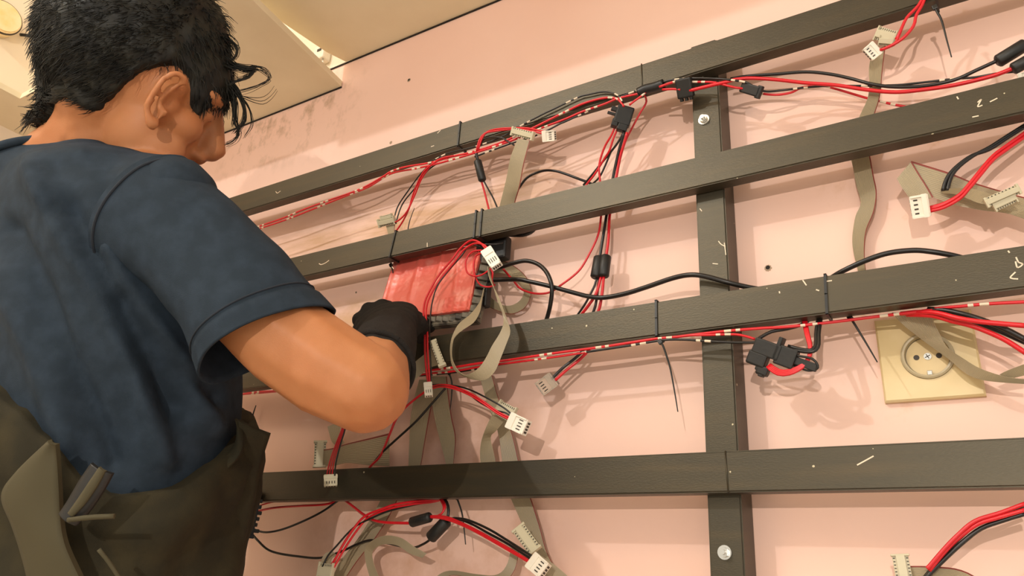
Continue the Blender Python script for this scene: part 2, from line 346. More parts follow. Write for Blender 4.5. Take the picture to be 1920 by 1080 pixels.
# ================================================================ STEEL FRAME
Z = [0.4379, 0.2786, 0.1047, -0.0648]; HB = 0.0200; VW = 0.0169
frame = thing('steel_frame', 'dark painted steel frame of four horizontal bars bolted over one upright on the peach wall', 'frame', (0, WY, -0.6))
def bars():
    for k, z in enumerate(Z):
        bm = bmesh.new(); x0, x1 = -1.30, 0.95
        add_box(bm, (x0, BY, z-HB), (x1, 0.0, z+HB))
        bmesh.ops.bevel(bm, geom=[e for e in bm.edges if abs((e.verts[0].co-e.verts[1].co).x) > 1], offset=0.0016, segments=3, affect='EDGES')
        # end pockets so the tube reads hollow
        bmesh.ops.recalc_face_normals(bm, faces=bm.faces[:]); obj('horizontal_bar', bm, 'steel', frame)
    bm = box_bm((-VW, 0.0003, -1.02), (VW, WY, 0.62)); bm.free()
    bm = bmesh.new(); add_box(bm, (-VW, 0.0003, -1.02), (VW, WY, 0.475))
    bmesh.ops.bevel(bm, geom=[e for e in bm.edges if abs((e.verts[0].co-e.verts[1].co).z) > 1], offset=0.0016, segments=3, affect='EDGES')
    bmesh.ops.recalc_face_normals(bm, faces=bm.faces[:]); obj('upright', bm, 'steel', frame)
    for (u, v) in ((1320, 225), (1359, 1036)):
        c = W(u, v, 0.0); bm = bmesh.new(); yv = Vector((0, -1, 0))
        bmesh.ops.create_cone(bm, cap_ends=True, segments=28, radius1=0.0072, radius2=0.0068, depth=0.0014, matrix=Matrix.Translation(c+yv*0.0007) @ Matrix.Rotation(math.pi/2, 4, 'X'))
        w = obj('washer', bm, 'chrome', frame)
        bm = bmesh.new(); bmesh.ops.create_cone(bm, cap_ends=True, segments=6, radius1=0.0050, radius2=0.0050, depth=0.0045, matrix=Matrix.Translation(c+yv*0.0035) @ Matrix.Rotation(math.pi/2, 4, 'X'))
        bmesh.ops.bevel(bm, geom=bm.edges[:], offset=0.0006, segments=2, affect='EDGES'); h = obj('bolt', bm, 'chrome', frame)
        bm = bmesh.new(); tube(bm, [c+yv*0.0055, c+yv*0.0085], 0.0026, 14); obj('bolt_end', bm, 'chrome', h)
    # chipped-paint scratches, as thin flakes lying on the bars
    def flake(pts, y, r=0.0007):
        bm = bmesh.new()
        P = catmull([W(u, v, y-0.0001) for u, v in pts], 0.002); 
        for i in range(len(P)-1):
            d = (P[i+1]-P[i]).normalized(); s = d.cross(Vector((0, 1, 0))).normalized()*r
            q = [bm.verts.new(p) for p in (P[i]-s, P[i]+s, P[i+1]+s, P[i+1]-s)]; bm.faces.new(q)
        bmesh.ops.remove_doubles(bm, verts=bm.verts[:], dist=0.00005); obj('paint_chip', bm, 'mark', frame)
    for p in ([(1905,482),(1910,492),(1918,495),(1908,502),(1904,490)], [(1904,510),(1894,521),(1909,523)], [(1890,470),(1893,474)], [(1607,872),(1638,855)],
              [(1833,192),(1840,186),(1833,200),(1842,197)], [(1856,191),(1870,184)], [(1794,181),(1797,186)], [(1545,528),(1560,526)], [(1505,525),(1512,535)], [(1461,546),(1462,550)],
              [(517,359),(520,362),(526,358)], [(598,494),(602,496),(610,493),(617,488)], [(801,455),(801,463)], [(1823,219.5),(1835,217)], [(1530,543),(1536,545)], [(820,250),(826,244)], [(808,275),(814,273)], [(735,500),(738,504)]):
        flake(p, BY, 0.0006)
    for p in ([(1347,452),(1352,458),(1360,462)], [(1358,455),(1361,478)], [(1336,494),(1346,495)], [(1312,391),(1316,396)]): flake(p, 0.0002, 0.0005)
    # weld seams
    for (u, z) in ((1362, Z[3]), (1203, Z[0])):
        x = W(u, 890 if z < 0 else 140, BY).x; bm = bmesh.new(); tube(bm, [Vector((x, BY-0.0001, z+HB)), Vector((x+0.001, BY-0.0001, z-HB))], 0.0009, 6); obj('weld_seam', bm, 'steel', frame)
bars()

# ================================================================ WALL SOCKET, HOLES
def socket():
    c = Vector((0.1945, WY, 0.0475)); t = thing('wall_socket', 'ivory square wall socket with a round recessed earthed outlet, on the peach wall', 'socket', (c.x, WY, 0.005))
    s = 0.0425; X = Vector((1, 0, 0)); y0 = WY
    bm = bmesh.new(); n = 48; cyl = lambda r, y: [bm.verts.new((c.x+r*math.cos(2*math.pi*k/n), y, c.z+r*math.sin(2*math.pi*k/n))) for k in range(n)]
    def sq(s_, y): 
        out = []
        for k in range(n):
            a = 2*math.pi*k/n; q = max(abs(math.cos(a)), abs(math.sin(a))); out.append(bm.verts.new((c.x+s_*math.cos(a)/q, y, c.z+s_*math.sin(a)/q)))
        return out
    def bridge(a, b):
        for k in range(n): bm.faces.new((a[k], a[(k+1) % n], b[(k+1) % n], b[k]))
    r = [sq(s, y0), sq(s, y0-0.0055), sq(s-0.0018, y0-0.0075), cyl(0.0232, y0-0.0078), cyl(0.0232, y0)]
    for a, b in zip(r, r[1:]): bridge(a, b)
    bmesh.ops.recalc_face_normals(bm, faces=bm.faces[:]); obj('plate', bm, 'socket', t)
    bm = bmesh.new(); r = [cyl(0.0230, y0-0.001), cyl(0.0230, y0-0.0098), cyl(0.0215, y0-0.0108), cyl(0.0198, y0-0.0104), cyl(0.0192, y0-0.003), cyl(0.0001, y0-0.003)]
    for a, b in zip(r, r[1:]): bridge(a, b)
    bmesh.ops.recalc_face_normals(bm, faces=bm.faces[:]); o = obj('outlet', bm, 'ring', t, smooth=False)
    bm = bmesh.new(); r = [cyl(0.0186, y0-0.003), cyl(0.0186, y0-0.0045), cyl(0.0001, y0-0.0046)]
    for a, b in zip(r, r[1:]): bridge(a, b)
    bmesh.ops.recalc_face_normals(bm, faces=bm.faces[:]); f = obj('socket_face', bm, 'socket', t)
    for s_ in (-1, 1):
        bm = bmesh.new(); tube(bm, [Vector((c.x+s_*0.0097, y0-0.0046, c.z)), Vector((c.x+s_*0.0097, y0-0.0050, c.z))], 0.0026, 20); obj('pin_hole', bm, 'slot', f)
        bm = box_bm((c.x-0.0022, y0-0.0104, c.z+s_*0.0175-0.0022), (c.x+0.0022, y0-0.0045, c.z+s_*0.0175+0.0022), 0.0005); obj('earth_clip', bm, 'chrome', f)
    bm = bmesh.new(); tube(bm, [Vector((c.x, y0-0.0045, c.z)), Vector((c.x, y0-0.0056, c.z))], 0.0034, 24); sc = obj('screw', bm, 'chrome', f)
    bm = bmesh.new(); frame_box(bm, Vector((c.x, y0-0.0057, c.z)), Vector((.9, 0, .43)).normalized(), Vector((0, 1, 0)), Vector((-.43, 0, .9)).normalized(), 0.005, 0.0004, 0.0007)
    frame_box(bm, Vector((c.x, y0-0.0057, c.z)), Vector((-.43, 0, .9)).normalized(), Vector((0, 1, 0)), Vector((.9, 0, .43)).normalized(), 0.005, 0.0004, 0.0007); obj('screw_slot', bm, 'slot', f)
socket()
def holes():
    for (u, v, r, lab) in ((1440, 502, 0.0040, 'dark drilled hole with a grey plug in the peach wall, right of the upright'),
                      (767, 150, 0.0036, 'dark drilled hole in the peach wall above the top bar'),
                      (733, 267, 0.0030, 'filled drill hole in the peach wall touching the top bar\'s upper edge'),
                      (668, 548, 0.0016, 'tiny nail hole in the peach wall above the black glove')):
        c = W(u, v, WY); t = thing('drilled_hole', lab, 'hole', c)
        bm = bmesh.new(); n = 20; a = []; b = []
        for k in range(n):
            q = 1+0.15*math.sin(3*k+u); co, si = math.cos(2*math.pi*k/n), math.sin(2*math.pi*k/n)
            a.append(bm.verts.new((c.x+r*q*co, WY-0.0003, c.z+r*q*si-0.0005))); b.append(bm.verts.new((c.x+r*.62*co, WY-0.0008, c.z+r*.62*si)))
        for k in range(n): bm.faces.new((a[k], a[(k+1) % n], b[(k+1) % n], b[k]))
        obj('plug_rim', bm, 'plug', t)
        bm = bmesh.new(); tube(bm, [c+Vector((0, 0.001, 0)), c+Vector((0, -0.0007, 0))], r*.62, 16); obj('bore', bm, 'dark' if v != 267 else 'plug', t)
holes()

# ================================================================ CABLES
def cable(label, loc, cat='cable', group=None, name='power_cable'):
    return thing(name, label, cat, loc, group)

# ---- bundle lying along the underside of the top bar
def top_bundle():
    t = cable('long bundle of red and striped black wires strung along under the topmost bar', W(1215, 165, -0.02), name='wire_bundle')
    wire(t, [(470,430),(481,426),(531,409),(568,393.5),(616,376),(659,361),(687,349),(720,330),(733,321.7),(760,313),(807,305),(846,294),(884,285.5),(933,270),(964,256.6),(1002,238.5),(1060,209.6),(1090,195.5),(1121,186),(1143,183),(1159,186.7),(1170,200)], -0.021, 'red', .0017, True)
    wire(t, [(470,434,.004),(531,414,.004),(590,391,.004),(640,371,.002),(690,351,0),(733,326,-.01),(780,316,-.018),(820,307,-.021),(880,290,-.021),(930,274,-.021),(964,262,-.021),(1000,246,-.021),(1060,223,-.021),(1090,210,-.021),(1132,195.5,-.021),(1161,184,-.021),(1208,173,-.021),(1243,161,-.021),(1270,153,-.021),(1293,153.5,-.022),(1334,154,-.022),(1353,157.8,-.021),(1378,164,-.02),(1404,168,-.012),(1421,174.4,-.004),(1455,177.8,0),(1483,173.6,0.004),(1505,164,.006),(1539,161,.008),(1567,166.7,.01),(1622,183,.012),(1650,190,.014),(1689,198.6,.016),(1740,206,.018)], 0, 'red', .0016, True)
    wire(t, [(1293,170,-.021),(1334,160,-.022),(1365,153,-.022),(1378,149.4,-.02),(1408,146.7,-.015),(1455.6,149.5,-.008),(1511,155.6,-.004),(1567,159.7,-.002),(1622,168,0),(1678,172.8,0),(1733,168,0),(1789,159.7,0),(1844,147,0),(1872,139,0),(1897,129,0),(1906,124,0)], 0, 'red', .0024)
    wire(t, [(1370,148,.004),(1400,143,.004),(1455.6,139,.004),(1511,135,.004),(1555.6,139,.004),(1594,147,.004),(1636,158,.002),(1678,163,.002),(1733,161,.002),(1789,150,.002),(1833,130.6,.002),(1876,111,.002)], 0, 'black', .0022)
    wire(t, [(1240,155,-.021),(1260,150,-.022),(1300,146.7,-.024),(1341,147.6,-.024),(1371,150,-.024),(1400,155,-.02),(1421,167,-.012),(1438,171.7,-.006),(1469,169,0),(1511,164,.002),(1555,161,.004),(1611,161,.005),(1678,159.7,.005),(1719,156,.004),(1789,148,.004),(1828,145,.004),(1872,137.5,.004),(1906,134,.004)], 0, 'black', .0015, True)
    wire(t, [(800,307,-.020),(812,301,-.021),(841,287,-.022),(890,275,-.022),(940,257,-.022),(980,234,-.022),(1020,213,-.0225),(1037,205,-.0225),(1083,183,-.0225),(1100,178,-.0225),(1133,172,-.0225),(1157,178,-.0225),(1168,192,-.0215)], 0, 'black', .0013, True)
    wire(t, [(890,294),(950,272),(1010,252),(1050,232),(1062,227),(1130,196),(1183,174),(1200,168),(1218,163)], -.019, 'black', .0014, True)
    wire(t, [(1180,197),(1190,189),(1200,182),(1212,172),(1222,164)], -.021, 'red', .0015, True)
    wire(t, [(1236,163),(1262,154),(1280,152)], -.024, 'red', .0017, True)
    wire(t, [(1242,168),(1262,167),(1276,168)], -.024, 'red', .0017)
    wire(t, [(1205,172,-.01),(1212,190,0),(1200,212,.004),(1185,240,.008),(1174,262,.012),(1165,290,.015),(1158,322,.018)], 0, 'red', .0015)
    # moulded junctions on the bundle
    bm = bmesh.new(); X, Nn = plane_axes(W(1265,168,-.021), W(1300,160,-.021)); S = Nn.cross(X); c = W(1284,165,-.021)
    frame_box(bm, c, X, S, Nn, .020, .024, .010, .002)
    for q in (-1, 0, 1): frame_box(bm, c-S*.0125*(-1 if S.dot(UPV) < 0 else 1)+X*(q*.006), X, S, Nn, .0035, .006, .006, .0006)
    obj('junction', bm, 'rubber', t)
    bm = bmesh.new(); c = W(1407,168,-.014); X, Nn = plane_axes(W(1380,160,-.014), W(1420,172,-.014)); S = Nn.cross(X)
    frame_box(bm, c, X, S, Nn, .024, .012, .008, .0015); frame_box(bm, c+X*.012, X, S, Nn, .006, .015, .006, .001); obj('junction', bm, 'rubber', t)
    bm = bmesh.new(); c = W(1222,165,-.020); X, Nn = plane_axes(W(1200,172,-.02), W(1240,158,-.02)); S = Nn.cross(X)
    P = catmull([c-X*.018, c-X*.008+S*.001, c+X*.004, c+X*.016], .002); tube(bm, P, .0062, 14); obj('tape_wrap', bm, 'tape', t)
    sleeve(t, (1868,117,.002), (1925,82,.002), .0068); sleeve(t, (1897,131,0), (1945,104,0), .0062)
    crimp_connector(t, (1908,146), (1930,140), .008, 0.0)
top_bundle()

def drop_left():
    t = cable('red and black leads dropping to a cream plug above the red board\'s left end', W(817,302,-.02))
    ys = (0,)
    wire(t, [(840,297,-.021),(822,301,-.022),(798,318,-.02),(786,337,-.014),(774,366,-.004),(766.5,392,.004),(754,417,.008),(742,434,.01)], 0, 'red', .0015)
    wire(t, [(850,292,-.023),(828,297,-.023),(810,308,-.021),(790.5,335,-.014),(778.5,364,-.005),(764,395,0),(752,409.5,.002),(741,417,.003)], 0, 'red', .0015)
    wire(t, [(835,295,-.02),(817,299,-.021),(788,327,-.014),(766.5,356,-.005),(747,385,0),(739,408,.002)], 0, 'black', .0012)
    wire(t, [(820,306,-.018),(800,322,-.015),(781,349,-.007),(759,376,0),(750,393,.003),(742,419,.004)], 0, 'black', .0012)
    idc_connector(t, (711,419,.002)[:2], (741,412), .012, .003)
    idc_connector(t, (716,410), (736,405), .008, .001)
    ribbon(t, [(724,424),(728,440),(734,470)], [(741,420),(740,436),(746,466)], .007)
drop_left()

def loop_top():
    t = cable('cream ribbon plug and small white plug with arched red leads, over the top bar', W(980,250,-.02), name='ribbon_cable')
    wire(t, [(893,284,-.021),(894,280,-.024),(899,262.6,-.027),(908.6,250.6,-.028),(928,245.8,-.028),(966,242,-.028),(990,244.5,-.03),(1019,251,-.03)], 0, 'red', .0015)
    wire(t, [(896,284,-.021),(898,276,-.024),(904,259,-.027),(914,247,-.028),(935,241.5,-.029),(966,240,-.029),(990,240.5,-.03),(1019,246.5,-.031)], 0, 'red', .0015)
    wire(t, [(900,272,-.021),(907,262,-.024),(920,257,-.026),(940,258,-.026),(952,265,-.024),(964,272,-.022)], 0, 'black', .0013)
    crimp_connector(t, (1018,256), (1041,254), .014, -.030)
    idc_connector(t, (962,246), (1001,256), .011, -.030)
    ribbon(t, [(971,259,-.028),(957,296,-.022),(949.5,335,-.010),(937,385,.005),(930,420,.015),(926,450,.02)], [(994,264,-.028),(983,306,-.022),(975,349,-.010),(966,380,.005),(958,420,.015),(954,450,.02)], 0)
loop_top()

def bundle_lead():
    t = cable('short lead with a black sleeve hanging from the top bar left of the grey ribbon', W(893,288,-.01))
    wire(t, [(893,285,-.02),(894,293,-.019),(896,302,-.016)], 0, 'black', .0026)
    sleeve(t, (895,300,-.016), (905,340,-.008), .0058)
    wire(t, [(902,338,-.008),(908,358,0),(917,394,.008),(922,415,.012)], 0, 'red', .0017)
    wire(t, [(906,337,-.008),(914,352,-.002),(925,372,.003),(934,394,.008),(940,410,.012)], 0, 'black', .0014)
bundle_lead()

def black_arch():
    t = tag(obj('black_cable', (lambda bm: (tube(bm, catmull(PX([(955,385,.02),(966,365,.02),(974,351,.018),(990,332,.015),(1017,320.5,.014),(1040,320.5,.014),(1060,326,.015),(1080,333.5,.016),(1100,341,.02),(1120,350,.024)], 0), .003), .0018), bm)[1])(bmesh.new()), 'black'), 'thin black cable arching above the second bar between grey ribbon and red leads', 'cable')
black_arch()

def long_drop():
    t = cable('red and black leads hanging from a black plug, passing through two black sleeves', W(1170,215,-.015))
    c = W(1169,218,-.014); X, Nn = plane_axes(W(1176,198,-.014), W(1162,242,-.014)); S = Nn.cross(X)
    if S.dot(RGT) < 0: S = -S
    bm = bmesh.new(); frame_box(bm, c, X, S, Nn, .026, .022, .012, .002); frame_box(bm, c-X*.006-S*.013, X, S, Nn, .006, .010, .005, .0008); frame_box(bm, c+X*.001-S*.015, X, S, Nn, .003, .012, .004, .0005)
    frame_box(bm, c+X*.015+S*.003, X, S, Nn, .012, .013, .010, .0015); frame_box(bm, c+X*.013-S*.008, X, S, Nn, .010, .008, .010, .001)
    obj('plug', bm, 'rubber', t)
    wire(t, [(1155,232,-.012),(1146.7,253,-.008),(1135,273,-.002),(1126.7,295,.003),(1123,315,.007),(1125,337,.011),(1128,370,.016),(1126.7,408,.018),(1121,441.7,.018),(1104,478,.017),(1085,508,.016),(1054,533,.014),(1029,548.6,.012),(1001.7,550,.01),(976.7,541.7,.008),(964,528,.006),(945,506,.004),(938,498,.003)], 0, 'red', .0016)
    wire(t, [(1160,236,-.012),(1150,260,-.008),(1143,281.7,-.003),(1133,298,.003),(1115,326.7,.01),(1103,341.7,.013),(1096,352,.015)], 0, 'red', .0016)
    wire(t, [(1174,240,-.012),(1160,265,-.006),(1146.7,283,0),(1123,311.7,.008),(1103,336.7,.014),(1094,347,.018)], 0, 'black', .0017)
    wire(t, [(1146,283,.002),(1135,310,.008),(1124,332,.012),(1110,346,.016)], 0, 'black', .0015)
    wire(t, [(1170,248,-.012),(1164,270,-.006),(1158,293,0),(1150,330,.008),(1143,370,.014),(1137.8,400,.016),(1129,455.6,.014),(1124,486,.013)], 0, 'black', .0022)
    wire(t, [(1176,248,-.012),(1170,270,-.006),(1163,293,0),(1156,330,.008),(1149,370,.014),(1143,405.6,.016),(1140.6,450,.014),(1136,484,.013)], 0, 'red', .0021)
    sleeve(t, (1124,481,.013), (1117,522,.01), .0072); sleeve(t, (1136,479,.013), (1131,520,.01), .0070)
    wire(t, [(1119,519,.01),(1115,535,.01),(1099,566.7,.012),(1082,592,.016)], 0, 'black', .0016)
    wire(t, [(1127,519,.01),(1118,550,.011),(1104,572,.013),(1090,590,.016)], 0, 'red', .0021)
    wire(t, [(1132,519,.01),(1129,550,.011),(1124,578,.014),(1118,592,.016)], 0, 'red', .0021)
    wire(t, [(1124,519,.012),(1120,550,.014),(1116,575,.016),(1108,594,.018)], 0, 'black', .0020)
long_drop()

def black_pair():
    bm = bmesh.new(); tube(bm, catmull(PX([(905,528,.002),(926.7,525,-.004),(971,524,-.008),(993,528,-.008),(1026.7,535.6,-.006),(1080,550,0),(1105,556,.004),(1132,558,.006),(1171,551,.004),(1210,539,0),(1260,522,-.006),(1293,515.5,-.010),(1321,518,-.010),(1363,529,-.006),(1400,538,.003),(1440,545,.012)], 0), .003), .0029, 10)
    tag(obj('black_cable', bm, 'black'), 'thick black cable waving from the red board across the upright, above the third bar', 'cable')
    bm = bmesh.new(); tube(bm, catmull(PX([(912,505,.002),(938,501,-.004),(963.7,493,-.008),(986,489,-.008),(1008,495,-.008),(1023,508,-.010),(1032,526,-.012),(1035,545,-.010),(1032,571,-.002),(1026.7,593,.006),(1018,618,.012)], 0), .003), .0028, 10)
    tag(obj('black_cable', bm, 'black'), 'thick black cable looping over and down behind the third bar, right of the red board', 'cable')
    bm = bmesh.new(); tube(bm, catmull(PX([(1560,520,.014),(1580.6,508,.008),(1622,489,.004),(1664,475,.003),(1711,469.5,.003),(1747,472,.004),(1786,479,.008),(1820,488,.014)], 0), .003), .0027, 10)
    tag(obj('black_cable', bm, 'black'), 'thick black cable arching just above the third bar at the right', 'cable')
    bm = bmesh.new(); tube(bm, catmull(PX([(940,440,.012),(963,441,.01),(980,441,.01),(995,436,.012),(1004,428,.014)], 0), .003), .0025, 10)
    tag(obj('black_cable', bm, 'black'), 'short bit of black cable sagging under the second bar, above the white plug', 'cable')
black_pair()

def top_right_plug():
    t = cable('two red leads falling from the topmost bar to a white plug, top right', W(1720,0,-.02))
    wire(t, [(1740,-40,-.022),(1728,0,-.022),(1716,17,-.022),(1699.6,34,-.022),(1686.7,62,-.022),(1680,74,-.02)], 0, 'red', .0019)
    wire(t, [(1745,-40,-.022),(1731,5,-.022),(1718,28.5,-.023),(1712.6,49,-.023),(1692,72.6,-.022),(1666,88,-.021),(1650,94,-.02)], 0, 'red', .0019)
    wire(t, [(1690,56,-.021),(1684,70,-.021),(1676,84,-.02),(1655,92,-.019)], 0, 'red', .0017)
    crimp_connector(t, (1645,88), (1626,104), .016, -.020)
top_right_plug()
def ribbon_right():
    t = cable('long wavy grey ribbon cable hanging behind the second bar, right of the upright', W(1660,70,0), name='ribbon_cable')
    idc_connector(t, (1645,62), (1680,72), .014, -.010); idc_connector(t, (1650,76), (1676,78), .010, -.008)
    ribbon(t, [(1634,100,0),(1629,130,.003),(1630,160,.006),(1626,187,.01),(1613,215,.014),(1600,250,.02),(1594,285,.024),(1599,312,.028),(1605.6,347,.030),(1614,380.6,.030),(1604,405.6,.030),(1598,444,.030),(1600,472,.030),(1608,505,.028),(1612,530,.026)],
              [(1661,84,0),(1655,130,.003),(1652,165,.006),(1648,190,.01),(1642,208,.014),(1634,240,.02),(1630,275,.024),(1634,305.6,.026),(1639,333,.026),(1644,361,.026),(1639,397,.027),(1625,430.6,.028),(1621,466.7,.028),(1623,502,.026),(1628,530,.026)], 0)
ribbon_right()

def right_cluster():
    t = cable('folded grey ribbon with two long cream plugs at the right, between second and third bars', W(1800,360,0), name='ribbon_cable')
    ribbon(t, [(1709,302,.006),(1722,324,.006),(1736,346,.006),(1750,370,.006)], [(1682,335,-.002),(1690,350,-.002),(1700,364,0),(1710,380,.002)], 0, red='A', name='ribbon_fold')
    ribbon(t, [(1709,302,.008),(1780,324,.010),(1822,341,.012),(1883,359.6,.012),(1925,371,.012)], [(1752,371,.008),(1790,384,.010),(1840,394,.012),(1887,400,.012),(1925,412,.012)], 0, red='A')
    ribbon(t, [(1763,354,.004),(1790,353,0),(1818.5,353,-.004),(1845,360,-.006),(1866,367,-.006)], [(1768,362,.002),(1796,365,-.002),(1815,373,-.005),(1835,381,-.007),(1848,383,-.008)], 0, red='', name='ribbon_fold')
    idc_connector(t, (1848,381), (1910,354), .009, -.010); idc_connector(t, (1862,388), (1903,369), .010, -.006)
    t = cable('thick red and black leads ending in a white plug right, below the second bar', W(1880,270,0))
    crimp_connector(t, (1743,384), (1708,390), .022, -.004, depth=.010)
    for k, (du, dv) in enumerate(((0,0),(4,4),(3,-3))):
        wire(t, [(1742+du/2,392+dv,-.004),(1766.7+du,384.6+dv,-.004),(1796+du,368+dv,-.004),(1813+du,350+dv,-.004),(1837+du,320.7+dv,-.003),(1859+du,295+dv,0),(1881.5+du,278+dv,.004),(1925+du,247+dv,.008)], 0, 'red', .0019)
    for du in (0, 8):
        wire(t, [(1768+du,358,.002),(1771+du,345,.002),(1779+du*.8,328,.002),(1795+du*.6,311,.003),(1822+du*.4,292,.005),(1855.6,280-du*.5,.008),(1890,258-du*.5,.01),(1925,236-du*.5,.012)], 0, 'black', .0021)
right_cluster()

def third_bar_bundle():
    t = cable('straight run of red and black striped wires clipped along the underside of the third bar', W(1229,636,-.02), name='wire_bundle')
    wire(t, [(400,748,-.012),(431.5,743,-.012),(483,735,-.012),(537,732,-.012),(620,722,-.014),(700,709,-.016),(760,700,-.018),(809,694,-.020),(855.6,688,-.021),(900,681,-.021),(941,676.7,-.021),(1000,668,-.021),(1055.6,660,-.021),(1132,650,-.021),(1224,636,-.021),(1265.6,632,-.021),(1349,622,-.021),(1420,616,-.018),(1480,612.5,-.014),(1560,604,-.006),(1640,594,.0),(1724,584,-.004),(1766,577.4,-.008),(1800,574.6,-.01),(1849.6,570,-.01),(1925,566,-.01)], 0, 'red', .0018, True)
    wire(t, [(400,746,-.006),(450,740,-.006),(510,735,-.006),(600,727,-.008),(700,714,-.010),(800,701,-.012),(835,698,-.014),(870,693,-.016),(910,686,-.018),(960,680,-.019),(1050,668,-.019),(1132,655,-.019),(1222,641,-.019),(1280,630,-.021),(1330,628,-.022),(1377,627,-.022),(1400,631,-.021),(1415.6,636,-.02)], 0, 'red', .0015, True)
    wire(t, [(780,705,-.01),(860,697,-.012),(940,683,-.015),(1000,675,-.017),(1100,660,-.019),(1180,648,-.020),(1242,638,-.021),(1280,636.7,-.022),(1318,639,-.022),(1371,641.8,-.022),(1424,642,-.02)], 0, 'black', .0016, True)
    wire(t, [(1418,640,-.02),(1424,634,-.018),(1446.7,622,-.014),(1475.6,616.7,-.01),(1500,610,-.006),(1515,602,0)], 0, 'black', .0020)
third_bar_bundle()

def plug_cluster():
    t = cable('cluster of black plugs with a red lead loop under the third bar', W(1455,655,-.018))
    X, Nn = plane_axes(W(1415,640,-.018), W(1470,660,-.018)); S = Nn.cross(X)
    if S.dot(UPV) > 0: S = -S
    bm = bmesh.new(); c = W(1440,655,-.018)
    frame_box(bm, c, X, S, Nn, .028, .016, .012, .0015); frame_box(bm, c+X*.020+S*.001, X, S, Nn, .020, .020, .010, .0015)
    frame_box(bm, c+X*.010-S*.004, X, S, Nn, .004, .024, .012, .0008); frame_box(bm, c-X*.006+S*.013, X, S, Nn, .020, .014, .012, .002); frame_box(bm, c+X*.003+S*.022, X, S, Nn, .012, .010, .010, .002)
    for q in range(4): frame_box(bm, c-X*(.012-.005*q)+S*(.010+.005*q), X, S, Nn, .005, .007, .009, .001)
    obj('plug', bm, 'rubber', t)
    bm = bmesh.new(); frame_box(bm, c+X*.040+S*.001, X, S, Nn, .022, .008, .005, .001)
    tube(bm, catmull([c+X*.030-S*.004+Nn*.003, c+X*.045-S*.006+Nn*.003, c+X*.052+Nn*.002, c+X*.044+S*.006, c+X*.030+S*.006], .002), .0012, 6); obj('latch', bm, 'rubber', t)
    for k in range(4):
        o = k*2.2
        wire(t, [(1505+o,598,-.002),(1507+o*.8,607,-.006),(1511+o*.8,627,-.012),(1517+o*.6,649,-.016),(1516+o*.4,668+o*.3,-.018),(1503+o*.3,684+o*.8,-.019),(1480,694+o*1.2,-.019),(1461-o*.5,694+o*1.2,-.019),(1444-o,683+o*.8,-.018)], 0, 'red', .0015)
    for k in range(2):
        o = k*5
        wire(t, [(1540-o*.6,594,0),(1538-o,604,-.006),(1535-o,627,-.012),(1535-o,645,-.016),(1530-o,656-o*.5,-.018),(1518,660-o*.6,-.019),(1498,658-o*.8,-.019),(1478,654-o,-.018)], 0, 'black', .0022)
plug_cluster()

def right_under():
    t = cable('thick red and black leads sweeping right from under the third bar over the wall socket', W(1748,588,-.008))
    wire(t, [(1690,588,.004),(1724,585,-.004),(1757,586.7,-.012),(1794,596,-.018),(1831,602.4,-.02),(1868,606,-.02),(1925,611,-.02)], 0, 'red', .0026)
    wire(t, [(1700,590,.004),(1748,592,-.006),(1785,602,-.010),(1811,608,-.012),(1839,617,-.012),(1882,636,-.012),(1925,663,-.012)], 0, 'red', .0026)
    wire(t, [(1740,580,-.004),(1772,582,-.008),(1812.6,591,-.012),(1849.6,603,-.012),(1886.7,618,-.012),(1925,638,-.012)], 0, 'black', .0030)
    wire(t, [(1750,588,0),(1785,590,-.004),(1811,598,-.006),(1868,618,-.006),(1925,643,-.006)], 0, 'black', .0028)
    t = cable('grey ribbon cable curving down over the wall socket to the right edge', W(1720,600,.02), name='ribbon_cable')
    ribbon(t, [(1672,586,.010),(1693,609,.016),(1730,638,.020),(1753,655,.020),(1782,676,.018),(1811,701,.014),(1839,712,.010),(1875,717,.008),(1925,720,.006)],
              [(1745,586,.010),(1752,606,.014),(1764,630,.018),(1777,652,.018),(1806,672,.014),(1836,690,.010),(1870,702,.006),(1895,708,.004),(1925,711,.002)], 0, red='')
    ribbon(t, [(1874,702,.008),(1890,694,.006),(1925,681,.004)], [(1890,712,.010),(1905,708,.008),(1925,703,.006)], 0, red='', name='ribbon_fold')
right_under()

def clear_plug():
    t = cable('red and black leads running behind the third bar to a clear plug', W(1100,655,-.01))
    wire(t, [(1108,634,.018),(1095,655,.010),(1078,672,.004),(1055,690,0),(1034,711,-.002)], 0, 'black', .0020)
    wire(t, [(1118,634,.018),(1105,655,.010),(1087,674,.004),(1062,694,0),(1040,714,-.002)], 0, 'red', .0020)
    crimp_connector(t, (1040,709), (1012,730), .018, -.002, m='clear', depth=.008)
clear_plug()

